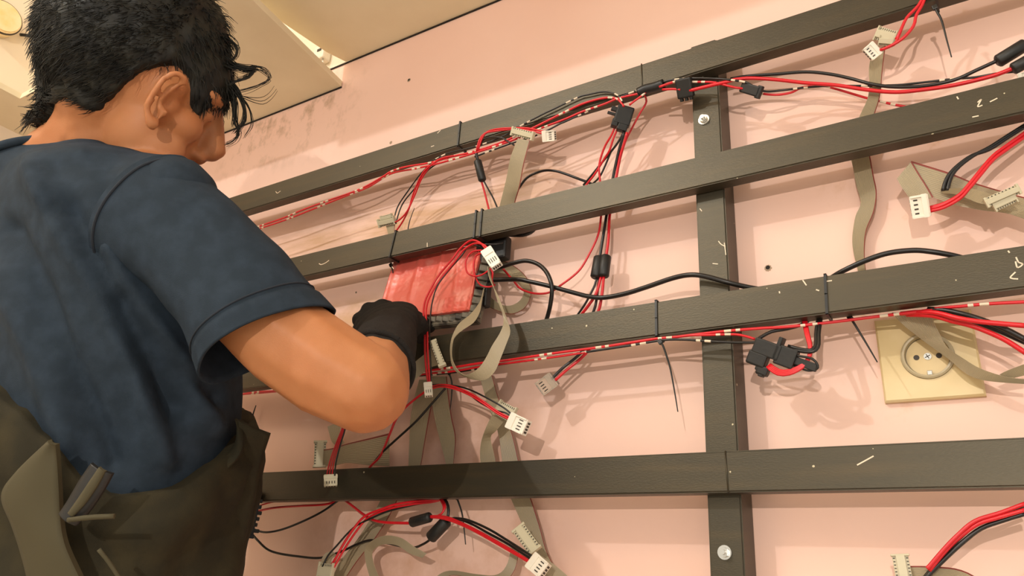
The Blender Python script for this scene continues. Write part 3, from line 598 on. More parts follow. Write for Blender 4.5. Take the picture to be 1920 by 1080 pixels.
# ---- zip ties
def band(P, name='zip_tie', r=0.0010): 
    bm = bmesh.new(); 
    for q in P: tube(bm, q[0], q[1], 6, 0, None, q[2] if len(q) > 2 else None)
    return bm
def tie_round(z, u, v, tail=None, label='', lean=0.0, head='bottom'):
    """nylon band wrapped round a horizontal bar, with its head and its loose tail"""
    x = W(u, v, BY).x; e = 0.0012; h = HB+e
    loop = [Vector((x+lean, BY-e, z+h)), Vector((x, BY-e, z)), Vector((x-lean, BY-e, z-h)), Vector((x-lean, 0.0+e, z-h)), Vector((x+lean, 0.0+e, z+h)), Vector((x+lean, BY-e, z+h))]
    t = thing('zip_tie', label, 'zip tie', (x, BY, z))
    bm = bmesh.new()
    for a, b in zip(loop, loop[1:]):
        d = (b-a).normalized(); n_ = d.cross(Vector((1, 0, 0))).normalized(); c = (a+b)/2
        frame_box(bm, c, d, Vector((1, 0, 0))-d*d.x, n_, (b-a).length+0.001, 0.0026, 0.0010)
    obj('band', bm, 'tie', t)
    if tail:
        P = catmull(PX(tail, BY-0.003), 0.003); bm = bmesh.new(); tube(bm, P, 0.0013, 6, 0, None, 0.0006); obj('tail', bm, 'tie', t)
        bm = bmesh.new(); d = (P[2]-P[0]).normalized(); Nn = Vector((0, -1, 0)); S = d.cross(Nn).normalized(); Nn = S.cross(d)
        frame_box(bm, P[0], d, S, Nn, 0.0055, 0.005, 0.0035, 0.0006); obj('head', bm, 'tie', t)
    return t
tie_round(Z[2], 1231, 600, [(1238,641),(1243,648),(1250,668),(1257,692),(1265,735),(1271,772)], 'black zip tie round the third bar with a long tail hanging left of the upright')
tie_round(Z[2], 1549, 552, [(1594,596,0.002),(1600,604,0.0),(1622,640,-.002),(1645,679,-.004)], 'black zip tie round the third bar, tail reaching the wall socket', lean=0.001)
tie_round(Z[1], 891, 422, None, 'black zip tie round the second bar above the white plug, left one of the pair')
tie_round(Z[1], 902, 419, None, 'black zip tie round the second bar above the white plug, right one of the pair')
tie_round(Z[1], 735, 470, [(733,497,.004),(735,503,.004),(737,512,.004)], 'black zip tie round the second bar at the left end of the red board', lean=0.003)
tie_round(Z[0], 861, 252, None, 'thin black zip tie round the topmost bar left of the grey ribbon')
tie_round(Z[0], 1757, 4, [(1753,14,-.02),(1758,24,-.02),(1766,40,-.02),(1776,78,-.02),(1784,107,-.02)], 'black zip tie hanging from the topmost bar, pointing down near the right edge')
def loose_tie(pts, label, y=-.01, r=.0012):
    t = thing('zip_tie', label, 'zip tie', W(pts[0][0], pts[0][1], y)); P = catmull(PX(pts, y), .003)
    bm = bmesh.new(); tube(bm, P, r, 6, 0, None, r*.5); obj('tail', bm, 'tie', t)
    bm = bmesh.new(); d = (P[1]-P[0]).normalized(); Nn = Vector((0, -1, 0)); S = d.cross(Nn).normalized(); frame_box(bm, P[0], d, S, S.cross(d), .004, .0035, .003, .0004); obj('head', bm, 'tie', t)
loose_tie([(764,436),(768,415),(777,390)], 'thin black tie end sticking up behind the second bar, above the red board', .006, .0010)
loose_tie([(857,934),(866,961.5),(870,990),(873,1021)], 'black tie tail hanging below the lowest bar, left of the cream plug', .002)
loose_tie([(842,700),(847,716),(847,740),(844,768)], 'black tie tail hanging below the third bar among the grey ribbons', -.004)
loose_tie([(471,790),(475,775),(480,760)], 'short dark tie end on the wall just above the olive cloth flap', .028, .0015)

# ================================================================ RED BOARD AND THE CABLES ROUND IT
def red_board():
    TL, TR, BR, BL = W(740,492,.012), W(906,458,.012), W(882,583,-.012), W(706,605,-.010)
    t = thing('receiver_board', 'ribbed red plastic board in a dirty grey casing between second and third bars', 'board', (TL+TR+BR+BL)/4)
    Nn = (TR-TL).cross(BL-TL).normalized(); 
    if Nn.dot(CAM-TL) < 0: Nn = -Nn
    def quad(u, v): return TL.lerp(TR, u).lerp(BL.lerp(BR, u), v)
    # casing
    bm = bmesh.new(); f = [(-.03,-.02),(1.07,-.02),(1.10,.5),(1.07,1.14),(.5,1.14),(-.03,1.12)]
    a = [bm.verts.new(quad(*p)-Nn*.0015) for p in f]; b = [bm.verts.new(quad(*p)-Nn*.013) for p in f]
    bm.faces.new(a); bm.faces.new(b[::-1])
    for i in range(6): bm.faces.new((a[i], b[i], b[(i+1) % 6], a[(i+1) % 6]))
    bmesh.ops.recalc_face_normals(bm, faces=bm.faces[:]); bmesh.ops.bevel(bm, geom=bm.edges[:], offset=.0012, segments=2, affect='EDGES'); obj('casing', bm, 'tray', t)
    # ribbed face
    bm = bmesh.new(); nu, nv = 90, 60; G = []
    for j in range(nv+1):
        row = []
        for i in range(nu+1):
            u, v = i/nu, j/nv; h = .0012
            w = u*6.2+0.9*max(0, u-.55)*(1-v)*3
            rib = max(0, math.sin(w*2*math.pi*.62))**3
            n_ = noise.noise(Vector((u*26, v*22, 2)))
            h += .0020*rib*(0.4+0.6*(v < .72)) + .0004*n_
            if u < .02 or u > .975 or v < .025 or v > .97: h += .0015
            if v > .76 and u > .72 and int(u*30) % 2 and int(v*22) % 2: h += .0014
            row.append(bm.verts.new(quad(u, v)+Nn*h))
        G.append(row)
    for j in range(nv):
        for i in range(nu): bm.faces.new((G[j][i], G[j][i+1], G[j+1][i+1], G[j+1][i])).smooth = True
    rim = [G[0][i] for i in range(nu+1)]+[G[j][nu] for j in range(1, nv+1)]+[G[nv][i] for i in range(nu-1, -1, -1)]+[G[j][0] for j in range(nv-1, 0, -1)]
    bk = [bm.verts.new(v.co-Nn*.004) for v in rim]; n = len(rim)
    for i in range(n): bm.faces.new((rim[i], bk[i], bk[(i+1) % n], rim[(i+1) % n]))
    bmesh.ops.recalc_face_normals(bm, faces=bm.faces[:]); obj('ribbed_cover', bm, 'redboard', t)
    # terminal block at its right side
    bm = bmesh.new(); X, N2 = plane_axes(W(905,480,-.004), W(885,585,-.010)); S = N2.cross(X)
    for k in range(7): frame_box(bm, W(912-3.5*k, 492+15*k, -.004)+N2*.002, X, S, N2, .009, .014, .010+.002*(k % 2), .001)
    obj('terminal_block', bm, 'tray', t)
    bm = bmesh.new(); frame_box(bm, W(925,470,.014), Vector((1,0,0)), Vector((0,1,0)), Vector((0,0,1)), .05, .016, .034, .003); frame_box(bm, W(905,545,.002), Vector((1,0,0)), Vector((0,1,0)), Vector((0,0,1)), .022, .012, .05, .002); obj('black_housing', bm, 'rubber', t)
    bm = bmesh.new()
    for k in range(9): frame_box(bm, W(800+12*k, 603-1.6*k+2*math.sin(5*k), -.012), X, S, N2, .007, .009, .006+.002*math.sin(3*k), .001)
    obj('component_row', bm, 'tray', t)
red_board()

def white_plug_loops():
    t = cable('white plug with looping red leads in front of the red board', W(912,470,-.03))
    crimp_connector(t, (912,469), (932,500), .015, -.034, depth=.009)
    wire(t, [(913,470,-.032),(900,455,-.030),(883,451,-.028),(864,465,-.027),(847,487,-.027),(823,515.6,-.028),(808.5,539.6,-.030),(796.5,566,-.034),(794,592.6,-.038),(796.5,616.7,-.042),(797,660,-.046),(799,690,-.048),(803,720,-.048)], 0, 'red', .0016)
    wire(t, [(917,468,-.032),(905,458,-.031),(888,457,-.029),(868,470,-.028),(852,491,-.028),(829,519,-.029),(813,543,-.031),(801,569,-.035),(798.5,596,-.039),(801,620,-.043),(802,662,-.047),(804,690,-.048),(806,720,-.048)], 0, 'red', .0016)
    wire(t, [(918,478,-.032),(909.6,470,-.030),(885.5,472,-.030),(873.5,489,-.030),(876,511,-.030),(893,518,-.030),(909.6,512,-.030),(921,502,-.031)], 0, 'red', .0013)
    wire(t, [(918,480,-.032),(909.6,474.6,-.029),(893,479,-.028),(888,501,-.027),(893,523,-.025),(902,535,-.022),(917,538,-.018),(928,534,-.012)], 0, 'red', .0013)
    wire(t, [(921,505,-.031),(924,512,-.030),(922,524,-.026),(925,535,-.02)], 0, 'red', .0016)
    wire(t, [(900,462,-.024),(881,459,-.024),(866,479,-.024),(844.6,503.5,-.026),(822,533,-.030),(811,564,-.034),(806,604.6,-.038),(806,641,-.044),(808,690,-.047),(808,722,-.047)], 0, 'black', .0011)
    wire(t, [(905,458,-.024),(930,458,-.02),(943,455,-.014)], 0, 'black', .0011)
    crimp_connector(t, (802,718), (804,743), .010, -.048, pins=3, depth=.008)
white_plug_loops()

def bone_ribbon():
    t = cable('grey ribbon with a narrow cream plug beside the man\'s elbow', W(815,660,-.03), name='ribbon_cable')
    idc_connector(t, (812,641), (830,687), .009, -.034)
    ribbon(t, [(813,648,-.034),(796,664,-.036),(777,680,-.040),(762,700,-.05)], [(828,684,-.034),(809,688,-.036),(790,702,-.040),(768,722,-.05)], 0, red='')
bone_ribbon()

def big_loop():
    t = cable('grey ribbon cable hanging in a big open loop in front of the third bar', W(925,505,-.03), name='ribbon_cable')
    inner = [(919,500,-.026),(921,520,-.028),(932,560,-.034),(942,586,-.038),(944,606,-.042),(937,625,-.044),(922,649,-.047),(911,671,-.050),(896,691.5,-.053),(874,703.5,-.054),(863,699,-.054),(853,686,-.052),(847,667.4,-.050),(848.5,643,-.047),(853.7,630,-.044),(870,617,-.038),(889,604,-.030),(900,584,-.022),(904,560,-.014),(908,540,-.008)]
    outer = [(914,500,-.036),(918,522,-.038),(936,560,-.044),(945,584,-.048),(953.7,608,-.046),(957,623,-.046),(950,643,-.047),(939,671,-.048),(926,699,-.049),(903.7,713.7,-.048),(868.5,705,-.046),(850,690,-.042),(844.4,664,-.040),(845,643,-.037),(850,625,-.034),(861,606,-.028),(878,593,-.020),(892,578,-.012),(901,562,-.004),(904,542,0)]
    ribbon(t, inner, outer, 0, red='')
    t = cable('brownish ribbon cable curled in a ring flat against the wall right of the red board', W(930,530,.03), name='ribbon_cable')
    ribbon(t, [(912,492,.028),(940,488,.028),(966,500,.028),(986,518,.028),(996,540,.028),(994,560,.028),(984,578,.028),(962,589,.028),(935,584,.028),(905,568,.026),(892,548,.024)],
              [(915,515,.026),(940,512,.026),(958,518,.026),(973,530,.026),(982,545,.026),(980,556,.026),(972,566,.026),(957,573,.026),(940,571,.026),(920,557,.024),(908,540,.022)], 0, red='A')
big_loop()

# ================================================================ LOWER CLUSTER
def lower_cluster():
    t = cable('red and black leads arching from under the third bar to a bright white plug', W(820,728,-.03))
    crimp_connector(t, (956,788), (988,803), .018, -.036, depth=.010)
    for k in range(2):
        o = k*4
        wire(t, [(800,732-o,-.02),(812,728-o,-.026),(829,725-o,-.03),(851,729-o,-.034),(879,740-o,-.036),(906.7,757-o,-.037),(934,776-o,-.037),(960,789-o,-.036)], 0, 'red', .0013)
    wire(t, [(800,722,-.016),(820,721,-.02),(851,723,-.026),(879,730,-.030),(906.7,743,-.034),(934,758,-.036),(953,771,-.037),(968,787,-.036)], 0, 'black', .0012)
    wire(t, [(806,726,-.016),(832,723,-.022),(852,726,-.028),(873,734,-.032),(897,753,-.035),(925,768,-.036),(950,775,-.037),(966,789,-.036)], 0, 'black', .0011)
    t = cable('red and black leads crossing diagonally behind the elbow down to the lowest bar', W(820,740,.0))
    wire(t, [(835,728,.0),(823,741.5,.0),(800,768,.002),(777,793,.004),(740,826.7,.008),(716,849,.012),(698,871,.016),(680,892,.018)], 0, 'black', .0019)
    wire(t, [(800,732,.0),(779,747.6,.002),(758,766,.003),(742,787,.004),(734,806,.006),(729,818,.008),(713.6,854,.012),(695,874,.016),(684,890,.018)], 0, 'red', .0018)
    # the wide ribbons behind
    R_ = [('wide grey ribbon hanging behind the elbow, left of the black diagonal lead', [(786,712,.016),(776,750,.018),(769,790,.02),(767,840,.022),(763,900,.024),(745,940,.024)], [(820,712,.014),(812,750,.016),(806,780,.018),(797,830,.02),(788,880,.022),(772,940,.024)]),
          ('wide grey ribbon hanging behind the black diagonal lead, right of the first ribbon', [(806,706,.010),(809,745,.012),(815,785,.016),(826,830,.02),(836,870,.022),(840,910,.022)], [(838,706,.012),(842,745,.014),(848,785,.018),(855,822,.02),(851,870,.022),(852,910,.022)]),
          ('long grey ribbon with a red edge hanging from the third bar past the lowest one', [(893,690,.012),(902,716,.014),(915,760,.016),(933,808,.018),(941,860,.022),(944,905,.024),(958,935,.026),(980,985,.026),(1000,1030,.026),(1030,1095,.026)], [(916,690,.012),(923,704,.014),(936,749,.016),(959,808,.018),(972,860,.022),(982,905,.024),(996,935,.026),(1012,985,.026),(1028,1040,.026),(1060,1095,.026)])]
    for lab, A, B in R_:
        t = cable(lab, W(A[0][0], A[0][1], .02), name='ribbon_cable'); ribbon(t, A, B, 0)
    t = cable('short pale ribbon with a grey plug bent behind the bright white plug', W(948,765,-.01), name='ribbon_cable')
    idc_connector(t, (934,764), (964,780), .018, -.016)
    ribbon(t, [(926,772,-.014),(912,800,-.008),(903,825,.002),(900,850,.010),(902,880,.016)], [(948,786,-.014),(930,808,-.008),(920,820,.002),(926,850,.010),(932,880,.016)], 0, red='')
    t = cable('small cream plug with four dark red leads hanging in front of the lowest bar', W(635,870,-.02))
    crimp_connector(t, (620,890), (620,912), .017, -.026, pins=4, m='cream')
    for k, (a, m) in enumerate(((0, 'red'), (1, 'red'), (2, 'red'), (3, 'black'))):
        wire(t, [(650+a,770,-.03),(645+a,790,-.028),(641+a*2,805,-.027),(629+a*3,835,-.026),(618+a*4,867,-.026),(612.5+a*5,892,-.026)], 0, m, .0011)
    t = cable('grey ribbon with an upright green-cream plug on the wall above the lowest bar', W(600,850,.0), name='ribbon_cable')
    idc_connector(t, (601,828), (599,876), .016, .004)
    ribbon(t, [(606,843,.006),(625,840,.010),(650,832,.014),(690,822,.018),(730,812,.022)], [(606,874,.006),(625,874,.010),(650,868,.014),(690,872,.018),(730,874,.022)], 0, red='A')
    ribbon(t, [(614,800,.02),(618,815,.018),(622,828,.016),(632,838,.014)], [(640,790,.022),(638,808,.02),(640,820,.018),(646,830,.016)], 0, red='', name='ribbon_fold')
lower_cluster()

def bottom_cluster():
    t = cable('red and black leads trailing left from under the lowest bar to the dark tool', W(632,936,.0))
    wire(t, [(645,930,.01),(632,939,.005),(608,946,0),(564.5,948.5,-.004),(516,952,-.004),(485,958,-.004),(466,963,-.004)], 0, 'red', .0017)
    wire(t, [(645,930,.01),(632,940,.005),(603,960,0),(564.5,979,-.004),(528,993,-.004),(499.5,998,-.004),(480,994,-.004),(464,985,-.004)], 0, 'black', .0017)
    wire(t, [(462,988,-.004),(470,998,-.004),(482.6,1012.6,-.004),(500,1029,-.002),(520,1037,0),(555,1042.7,.004),(600,1046,.008),(640,1034,.012),(668,1021,.014),(695,1013,.016),(724.6,1018,.016),(770,1027,.012),(792,1021,.006),(812,1008,.0)], 0, 'black', .0018)
    wire(t, [(470,965,-.004),(480,958,-.004),(484,950,-.002),(500,944,.004),(530,938,.01)], 0, 'red', .0011)
    wire(t, [(630,928,.006),(646.7,938,.004),(665,952,.0),(682,965,-.004),(700,975,-.006),(717.5,979,-.008),(745,980.5,-.008),(774,981,-.008)], 0, 'red', .0020)
    sleeve(t, (770,980,-.008), (808,969,-.010), .0062)
    sleeve(t, (839,975,-.004), (806,1010,-.002), .0075)
    for k in range(2):
        wire(t, [(806,968+k*2,-.010),(825,968+k*3,-.012),(845,972+k*4,-.014),(870,983+k*3,-.016),(898,997+k*3,-.018),(951,1027+k*3,-.022),(996,1054+k*2,-.024)], 0, 'red', .0017)
    wire(t, [(838,976,-.006),(845,972,-.010),(860,972,-.012),(880,976,-.014),(916,992,-.018),(951,1013,-.021),(1001,1045,-.024)], 0, 'black', .0016)
    wire(t, [(840,978,-.006),(862,975,-.010),(885,983,-.012),(916,1000,-.016),(951,1019,-.020),(999,1050,-.024)], 0, 'black', .0016)
    crimp_connector(t, (996,1050), (1022,1072), .018, -.026, depth=.010)
    t = cable('red and black leads arching below the lowest bar to the bottom left plug', W(820,938,.0))
    wire(t, [(850,925,.008),(834,932,.004),(816.7,937,0),(774,940.5,-.006),(740,946,-.01),(721,952.6,-.012),(685.6,967,-.014),(664,990,-.016),(643,1021.7,-.018),(630,1046,-.02),(620,1062,-.02)], 0, 'red', .0018)
    wire(t, [(850,928,.010),(816,940,.002),(776,945,-.004),(742,951,-.008),(721,957,-.010),(690,971,-.012),(669,995,-.014),(648,1026,-.016),(634,1050,-.018),(626,1064,-.02)], 0, 'red', .0016)
    wire(t, [(800,942,.004),(770,948,-.002),(730,958,-.008),(700,970,-.012),(668,986,-.014),(650,1002,-.016),(632.5,1022,-.018),(615,1042,-.020),(604,1064,-.022)], 0, 'black', .0014)
    for k in range(2):
        wire(t, [(818,932,.0),(826+k*4,938,-.004),(832+k*3,951,-.008),(828,963,-.010),(818+k*3,968,-.010)], 0, 'red', .0014)
    wire(t, [(828,930,.0),(838,942,-.004),(841,957,-.006),(839,975,-.006)], 0, 'black', .0020)
    idc_connector(t, (599,1071), (625,1074), .020, -.020)
    ribbon(t, [(600,1066,-.019),(603,1048,-.016),(612,1036,-.012),(624,1034,-.006)], [(618,1066,-.019),(620,1054,-.016),(624,1046,-.012),(632,1042,-.006)], 0, red='', name='ribbon_fold')
    t = cable('brown grey ribbon slanting down left from under the lowest bar', W(730,930,.02), name='ribbon_cable')
    ribbon(t, [(722,915,.022),(714,937,.022),(695,972,.022),(668,1014,.020),(640,1050,.018),(622,1085,.018)], [(760,915,.020),(746,937,.020),(728,972,.020),(703,1011,.018),(672,1050,.016),(648,1085,.016)], 0)
    t = cable('pale grey ribbon making a low arch below the lowest bar, behind the black sleeves', W(740,1010,.0), name='ribbon_cable')
    ribbon(t, [(694,1085,.006),(686,1055,.004),(684,1028,.0),(700,1012,-.004),(724.6,1004,-.006),(753,1009,-.006),(775,1024,-.004),(800,1038,.0)], [(712,1085,.010),(702,1060,.008),(698,1038,.006),(706,1026,.002),(724.6,1020,.0),(748,1024,.0),(768,1038,.002),(792,1046,.004)], 0, red='')
    ribbon(t, [(800,1100,.016),(825,1076,.016),(850,1070,.016),(890,1076,.016),(930,1078,.016),(950,1060,.018),(960,1020,.02)], [(812,1110,.012),(835,1084,.012),(855,1079,.012),(890,1086,.012),(940,1092,.012),(965,1070,.014),(975,1025,.02)], 0, name='ribbon_fold')
    t = cable('slim cream ribbon plug with a pale ribbon below the lowest bar', W(985,1010,-.01), name='ribbon_cable')
    idc_connector(t, (972,990), (1004,1034), .015, -.014)
    ribbon(t, [(1004,1036,-.010),(1030,1052,-.004),(1060,1076,.004),(1076,1095,.008)], [(996,1044,-.008),(1015,1066,-.002),(1040,1090,.006),(1050,1105,.010)], 0, red='')
    t = cable('red and black leads curving down from the right edge towards the bottom', W(1830,985,-.01))
    wire(t, [(1738,1066,-.012),(1744,1060,-.012),(1767,1033,-.012),(1794,1005,-.012),(1828,977,-.012),(1878,960.6,-.012),(1925,943,-.012)], 0, 'red', .0019)
    wire(t, [(1742,1070,-.01),(1770,1036,-.010),(1797,1009,-.010),(1833,983,-.011),(1870,971,-.012),(1925,955,-.012)], 0, 'red', .0019)
    wire(t, [(1732,1092,-.008),(1742,1077,-.008),(1772,1047,-.008),(1806,1016,-.008),(1839,991,-.008),(1880,976,-.008),(1925,962,-.008)], 0, 'black', .0022)
    wire(t, [(1728,1090,-.004),(1744,1070,-.004),(1790,1018,-.006),(1838,978,-.006),(1875,966,-.006),(1925,946,-.006)], 0, 'black', .0018)
    t = cable('cream ribbon plug with two rows of holes and a grey ribbon at the bottom right', W(1692,1060,.0), name='ribbon_cable')
    idc_connector(t, (1687,1040), (1697,1092), .013, -.002, holes=7)
    ribbon(t, [(1704,1061,0),(1744,1061.5,0),(1794,1066,.002),(1822,1077,.004),(1850,1095,.006)], [(1706,1105,.002),(1744,1106,.002),(1780,1108,.004),(1800,1110,.006),(1815,1115,.008)], 0, red='A')
bottom_cluster()

def tool():
    t = thing('cable_reel', 'dark tool with a jagged edge and metal strip beside the olive overalls', 'tool', W(455,1000,-.03))
    X, Nn = plane_axes(W(470,945,-.03), W(440,1090,-.03)); S = Nn.cross(X)
    if S.dot(RGT) < 0: S = -S
    bm = bmesh.new(); c = W(452,1010,-.03); frame_box(bm, c, X, S, Nn, .13, .020, .014, .003); frame_box(bm, c-X*.03+S*.004, X, S, Nn, .05, .022, .012, .002)
    obj('body', bm, 'rubber', t); bm = bmesh.new()
    for k in range(7): frame_box(bm, c-X*(.052-.008*k)+S*(.015+.002*math.sin(4*k)), X, S, Nn, .005, .007+.003*(k % 2), .007, .001)
    obj('teeth', bm, 'rubber', t)
    bm = bmesh.new(); tube(bm, catmull([c-X*.012-S*.012+Nn*.004, c+X*.02-S*.014+Nn*.005, c+X*.05-S*.012+Nn*.004], .004), .0016, 8); obj('metal_strip', bm, 'chrome', t)
tool()

# ================================================================ THE MAN
_ico = {}
def ico(sub):
    if sub not in _ico:
        b2 = bmesh.new(); bmesh.ops.create_icosphere(b2, subdivisions=sub, radius=1)
        _ico[sub] = ([tuple(v.co) for v in b2.verts], [[v.index for v in f.verts] for f in b2.faces]); b2.free()
    return _ico[sub]
class Soup:                                   # overlapping lumps waiting to be fused into one skin
    def __init__(self): self.v = []; self.f = []
def blob(bm, c, r, ax=None, sub=3):
    if isinstance(r, (int, float)): r = (r, r, r)
    ax = ax or (Vector((1, 0, 0)), Vector((0, 1, 0)), Vector((0, 0, 1)))
    V, F = ico(sub); X, Y, Z_ = ax[0]*r[0], ax[1]*r[1], ax[2]*r[2]
    pts = [c+X*p[0]+Y*p[1]+Z_*p[2] for p in V]
    if isinstance(bm, Soup):
        o = len(bm.v); bm.v += pts; bm.f += [[i+o for i in f] for f in F]
    else:
        vs = [bm.verts.new(p) for p in pts]
        for f in F: bm.faces.new([vs[i] for i in f]).smooth = True
def limb(bm, pts, n=20):      # pts: (point, radius) chain, dense spheres joined by cones
    for (a, ra), (b, rb) in zip(pts, pts[1:]):
        k = max(2, int((b-a).length/(0.22*min(ra, rb))))
        for i in range(k+1): blob(bm, a.lerp(b, i/k), ra+(rb-ra)*i/k, sub=2)
def fuse(bm, voxel=0.003, smooth=6):
    me = bpy.data.meshes.new('f'); me.from_pydata(bm.v, [], bm.f)
    o = bpy.data.objects.new('f', me); COL.objects.link(o)
    m = o.modifiers.new('r', 'REMESH'); m.mode = 'VOXEL'; m.voxel_size = voxel; m.adaptivity = 0
    if smooth: q = o.modifiers.new('s', 'SMOOTH'); q.iterations = smooth; q.factor = 0.5
    dg = bpy.context.evaluated_depsgraph_get(); r = bpy.data.meshes.new_from_object(o.evaluated_get(dg))
    bpy.data.objects.remove(o); bpy.data.meshes.remove(me); return r

man = thing('person', 'man in a blue-grey T-shirt and black gloves reaching up to wire the steel frame', 'person', cs(-.44, -.33, .82))
HS = 1.04
hc = at(256, 122, .86)
yw, pt = math.radians(22), math.radians(27)
h0 = RGT*math.cos(yw)+FWD*math.sin(yw); hs = RGT*math.sin(yw)-FWD*math.cos(yw)
hf = h0*math.cos(pt)-UPV*math.sin(pt); hu = UPV*math.cos(pt)+h0*math.sin(pt)
def H(f, s, u): return hc+(hf*f+hs*s+hu*u)*HS
HX = (hf, hs, hu)
bs = RGT*.643-FWD*.766; bf = RGT*.766+FWD*.643      # the man's own right and front
def torso_at(y):     # centre, half width, half depth of the clothed trunk at a height
    T = [(.14, -.478, .885, .120, .090), (.10, -.476, .890, .165, .110), (.05, -.472, .890, .190, .124), (-.03, -.462, .882, .192, .132), (-.12, -.452, .865, .180, .134), (-.22, -.446, .840, .170, .136), (-.33, -.458, .815, .172, .140), (-.40, -.475, .80, .175, .142)]
    y = max(min(y, T[0][0]), T[-1][0])
    for p, q in zip(T, T[1:]):
        if y <= p[0] and y >= q[0]:
            k = (p[0]-y)/(p[0]-q[0]); m = [p[j]+(q[j]-p[j])*k for j in range(5)]; return cs(m[1], y, m[2]), m[3], m[4]
def build_body():
    bm = Soup(); S_ = HS
    def hb(f, s, u, r, sub=3): blob(bm, H(f, s, u), tuple(q*S_ for q in r), HX, sub)
    hb(-.008, 0, .012, (.088, .076, .086), 4); hb(.030, 0, -.005, (.066, .066, .072), 4)
    hb(.045, 0, -.055, (.048, .058, .062), 4); hb(.060, 0, -.088, (.036, .042, .034)); hb(.080, 0, -.104, (.018, .022, .016))
    for s in (-1, 1):
        hb(.068, s*.036, -.040, (.026, .024, .022)); hb(.078, s*.026, .002, (.020, .026, .010)); hb(.062, s*.040, -.070, (.028, .016, .022))
        hb(.084, s*.030, -.018, (.012, .014, .008)); hb(.098, s*.011, -.058, (.010, .008, .007), 2)
    for k in range(8): hb(.090+.0024*k, 0, -.006-.0050*k, (.012+.0006*k, .010+.0008*k, .010), 2)
    hb(.107, 0, -.046, (.012, .014, .011)); hb(.093, 0, -.076, (.010, .021, .006)); hb(.092, 0, -.086, (.010, .018, .006))
    # ears: helix, antihelix, lobe and bowl (near ear placed by sight, far ear its mirror)
    helix = [(348,155,.800),(345,146,.796),(336,139,.791),(323,139,.787),(309,147,.785),(297,160,.784),(286,176,.784),(278,192,.785),(275,206,.787),(279,220,.789),(283,234,.792)]
    anti = [(333,160,.800),(318,168,.797),(305,182,.795),(299,196,.795),(300,208,.797)]
    def loc(p): d = at(*p)-hc; return Vector((d.dot(hf), d.dot(hs), d.dot(hu)))/HS
    for sg in (1, -1):
        def q(p): l = loc(p); return H(l.x, l.y*sg, l.z)
        P = catmull([q(p) for p in helix], .003)
        for i, p in enumerate(P): blob(bm, p, .0042+.0012*max(0, (i/len(P)-.8)*5), sub=2)
        for p in catmull([q(p) for p in anti], .003): blob(bm, p, .0034, sub=2)
        blob(bm, q((286,232,.795)), .0072); blob(bm, q((308,212,.800)), .0050, sub=2)
        for p, r in (((318,170,.812),.013), ((303,190,.812),.013), ((312,195,.818),.016), ((297,215,.812),.011), ((330,165,.818),.012)): blob(bm, q(p), r)
    # neck and trunk
    nb = cs(-.462, .112, .885)
    limb(bm, [(H(-.010, 0, -.040), .054), (at(205, 212, .868), .056), (at(212, 285, .880), .060), (nb, .066)])
    limb(bm, [(at(200, 225, .868), .050), (at(160, 287, .875), .051), (at(95, 333, .885), .052)])
    sh = {}
    for sg, p in ((1, at(322, 375, .772)), (-1, cs(-.580, .075, 1.035))):
        sh[sg] = p; limb(bm, [(nb, .056), (nb.lerp(p, .55), .050), (p, .040)])
    K = 26
    for i in range(K+1):
        q = i/K; y = .05-.40*q; tor = torso_at(y); blob(bm, tor[0], (tor[1]-.020, tor[2]-.020, .040), (bs, bf, UPV), 3)
    # right arm: shoulder, elbow, wrist
    el = at(686, 730, .715); wr = at(730, 630, .915); pm = at(728, 618, .965)
    limb(bm, [(sh[1], .040), (at(430, 535, .745), .044), (at(532, 634, .730), .0465), (at(612, 690, .720), .0465), (el, .0425)])
    limb(bm, [(el, .0425), (el.lerp(wr, .12), .0410), (el.lerp(wr, .35), .0365), (el.lerp(wr, .7), .031), (wr, .0265)])
    # left arm, bent forward on the far side of the body
    e2 = cs(-.50, -.10, 1.10); w2 = cs(-.42, -.08, 1.03)
    limb(bm, [(sh[-1], .050), (sh[-1].lerp(e2, .5), .045), (e2, .038)]); limb(bm, [(e2, .038), (e2.lerp(w2, .4), .036), (w2, .026), (cs(-.38, -.07, 1.00), .026)])
    # hips and legs
    hip = cs(-.43, -.36, .81)
    for sg in (-1, 1):
        a = hip+bs*(sg*.085); kn = Vector((a.x+.05, a.y+.02, a.z-.42)); an = Vector((kn.x, kn.y-.03, -1.22))
        limb(bm, [(a, .085), (a.lerp(kn, .5), .075), (kn, .055), (kn.lerp(an, .35), .052), (an, .036)])
        limb(bm, [(an, .036), (an+Vector((.06, .06, -.035)), .032), (an+Vector((.11, .11, -.045)), .026)])
    me = fuse(bm, .0034, 5)
    body = obj('body', me, 'skin', man, smooth=True)
    # simple face details
    for s in (-1, 1):
        bm = bmesh.new(); blob(bm, H(.083, s*.030, -.017), .0060*HS); obj('eye', bm, 'white', body, True)
        bm = bmesh.new(); P = catmull([H(.094, s*.014, -.001), H(.097, s*.030, .005), H(.086, s*.046, .002)], .003); tube(bm, P, .0028, 6, 0, None, .0012); obj('eyebrow', bm, 'hair', body, True)
    bm = bmesh.new(); P = catmull([H(.096, -.020, -.081), H(.103, 0, -.080), H(.096, .020, -.081)], .002); tube(bm, P, .0012, 6); obj('lip_line', bm, 'ribbon_red', body, True)
    return body, sh, el, wr, pm
body, SH, EL, WR, PM = build_body()

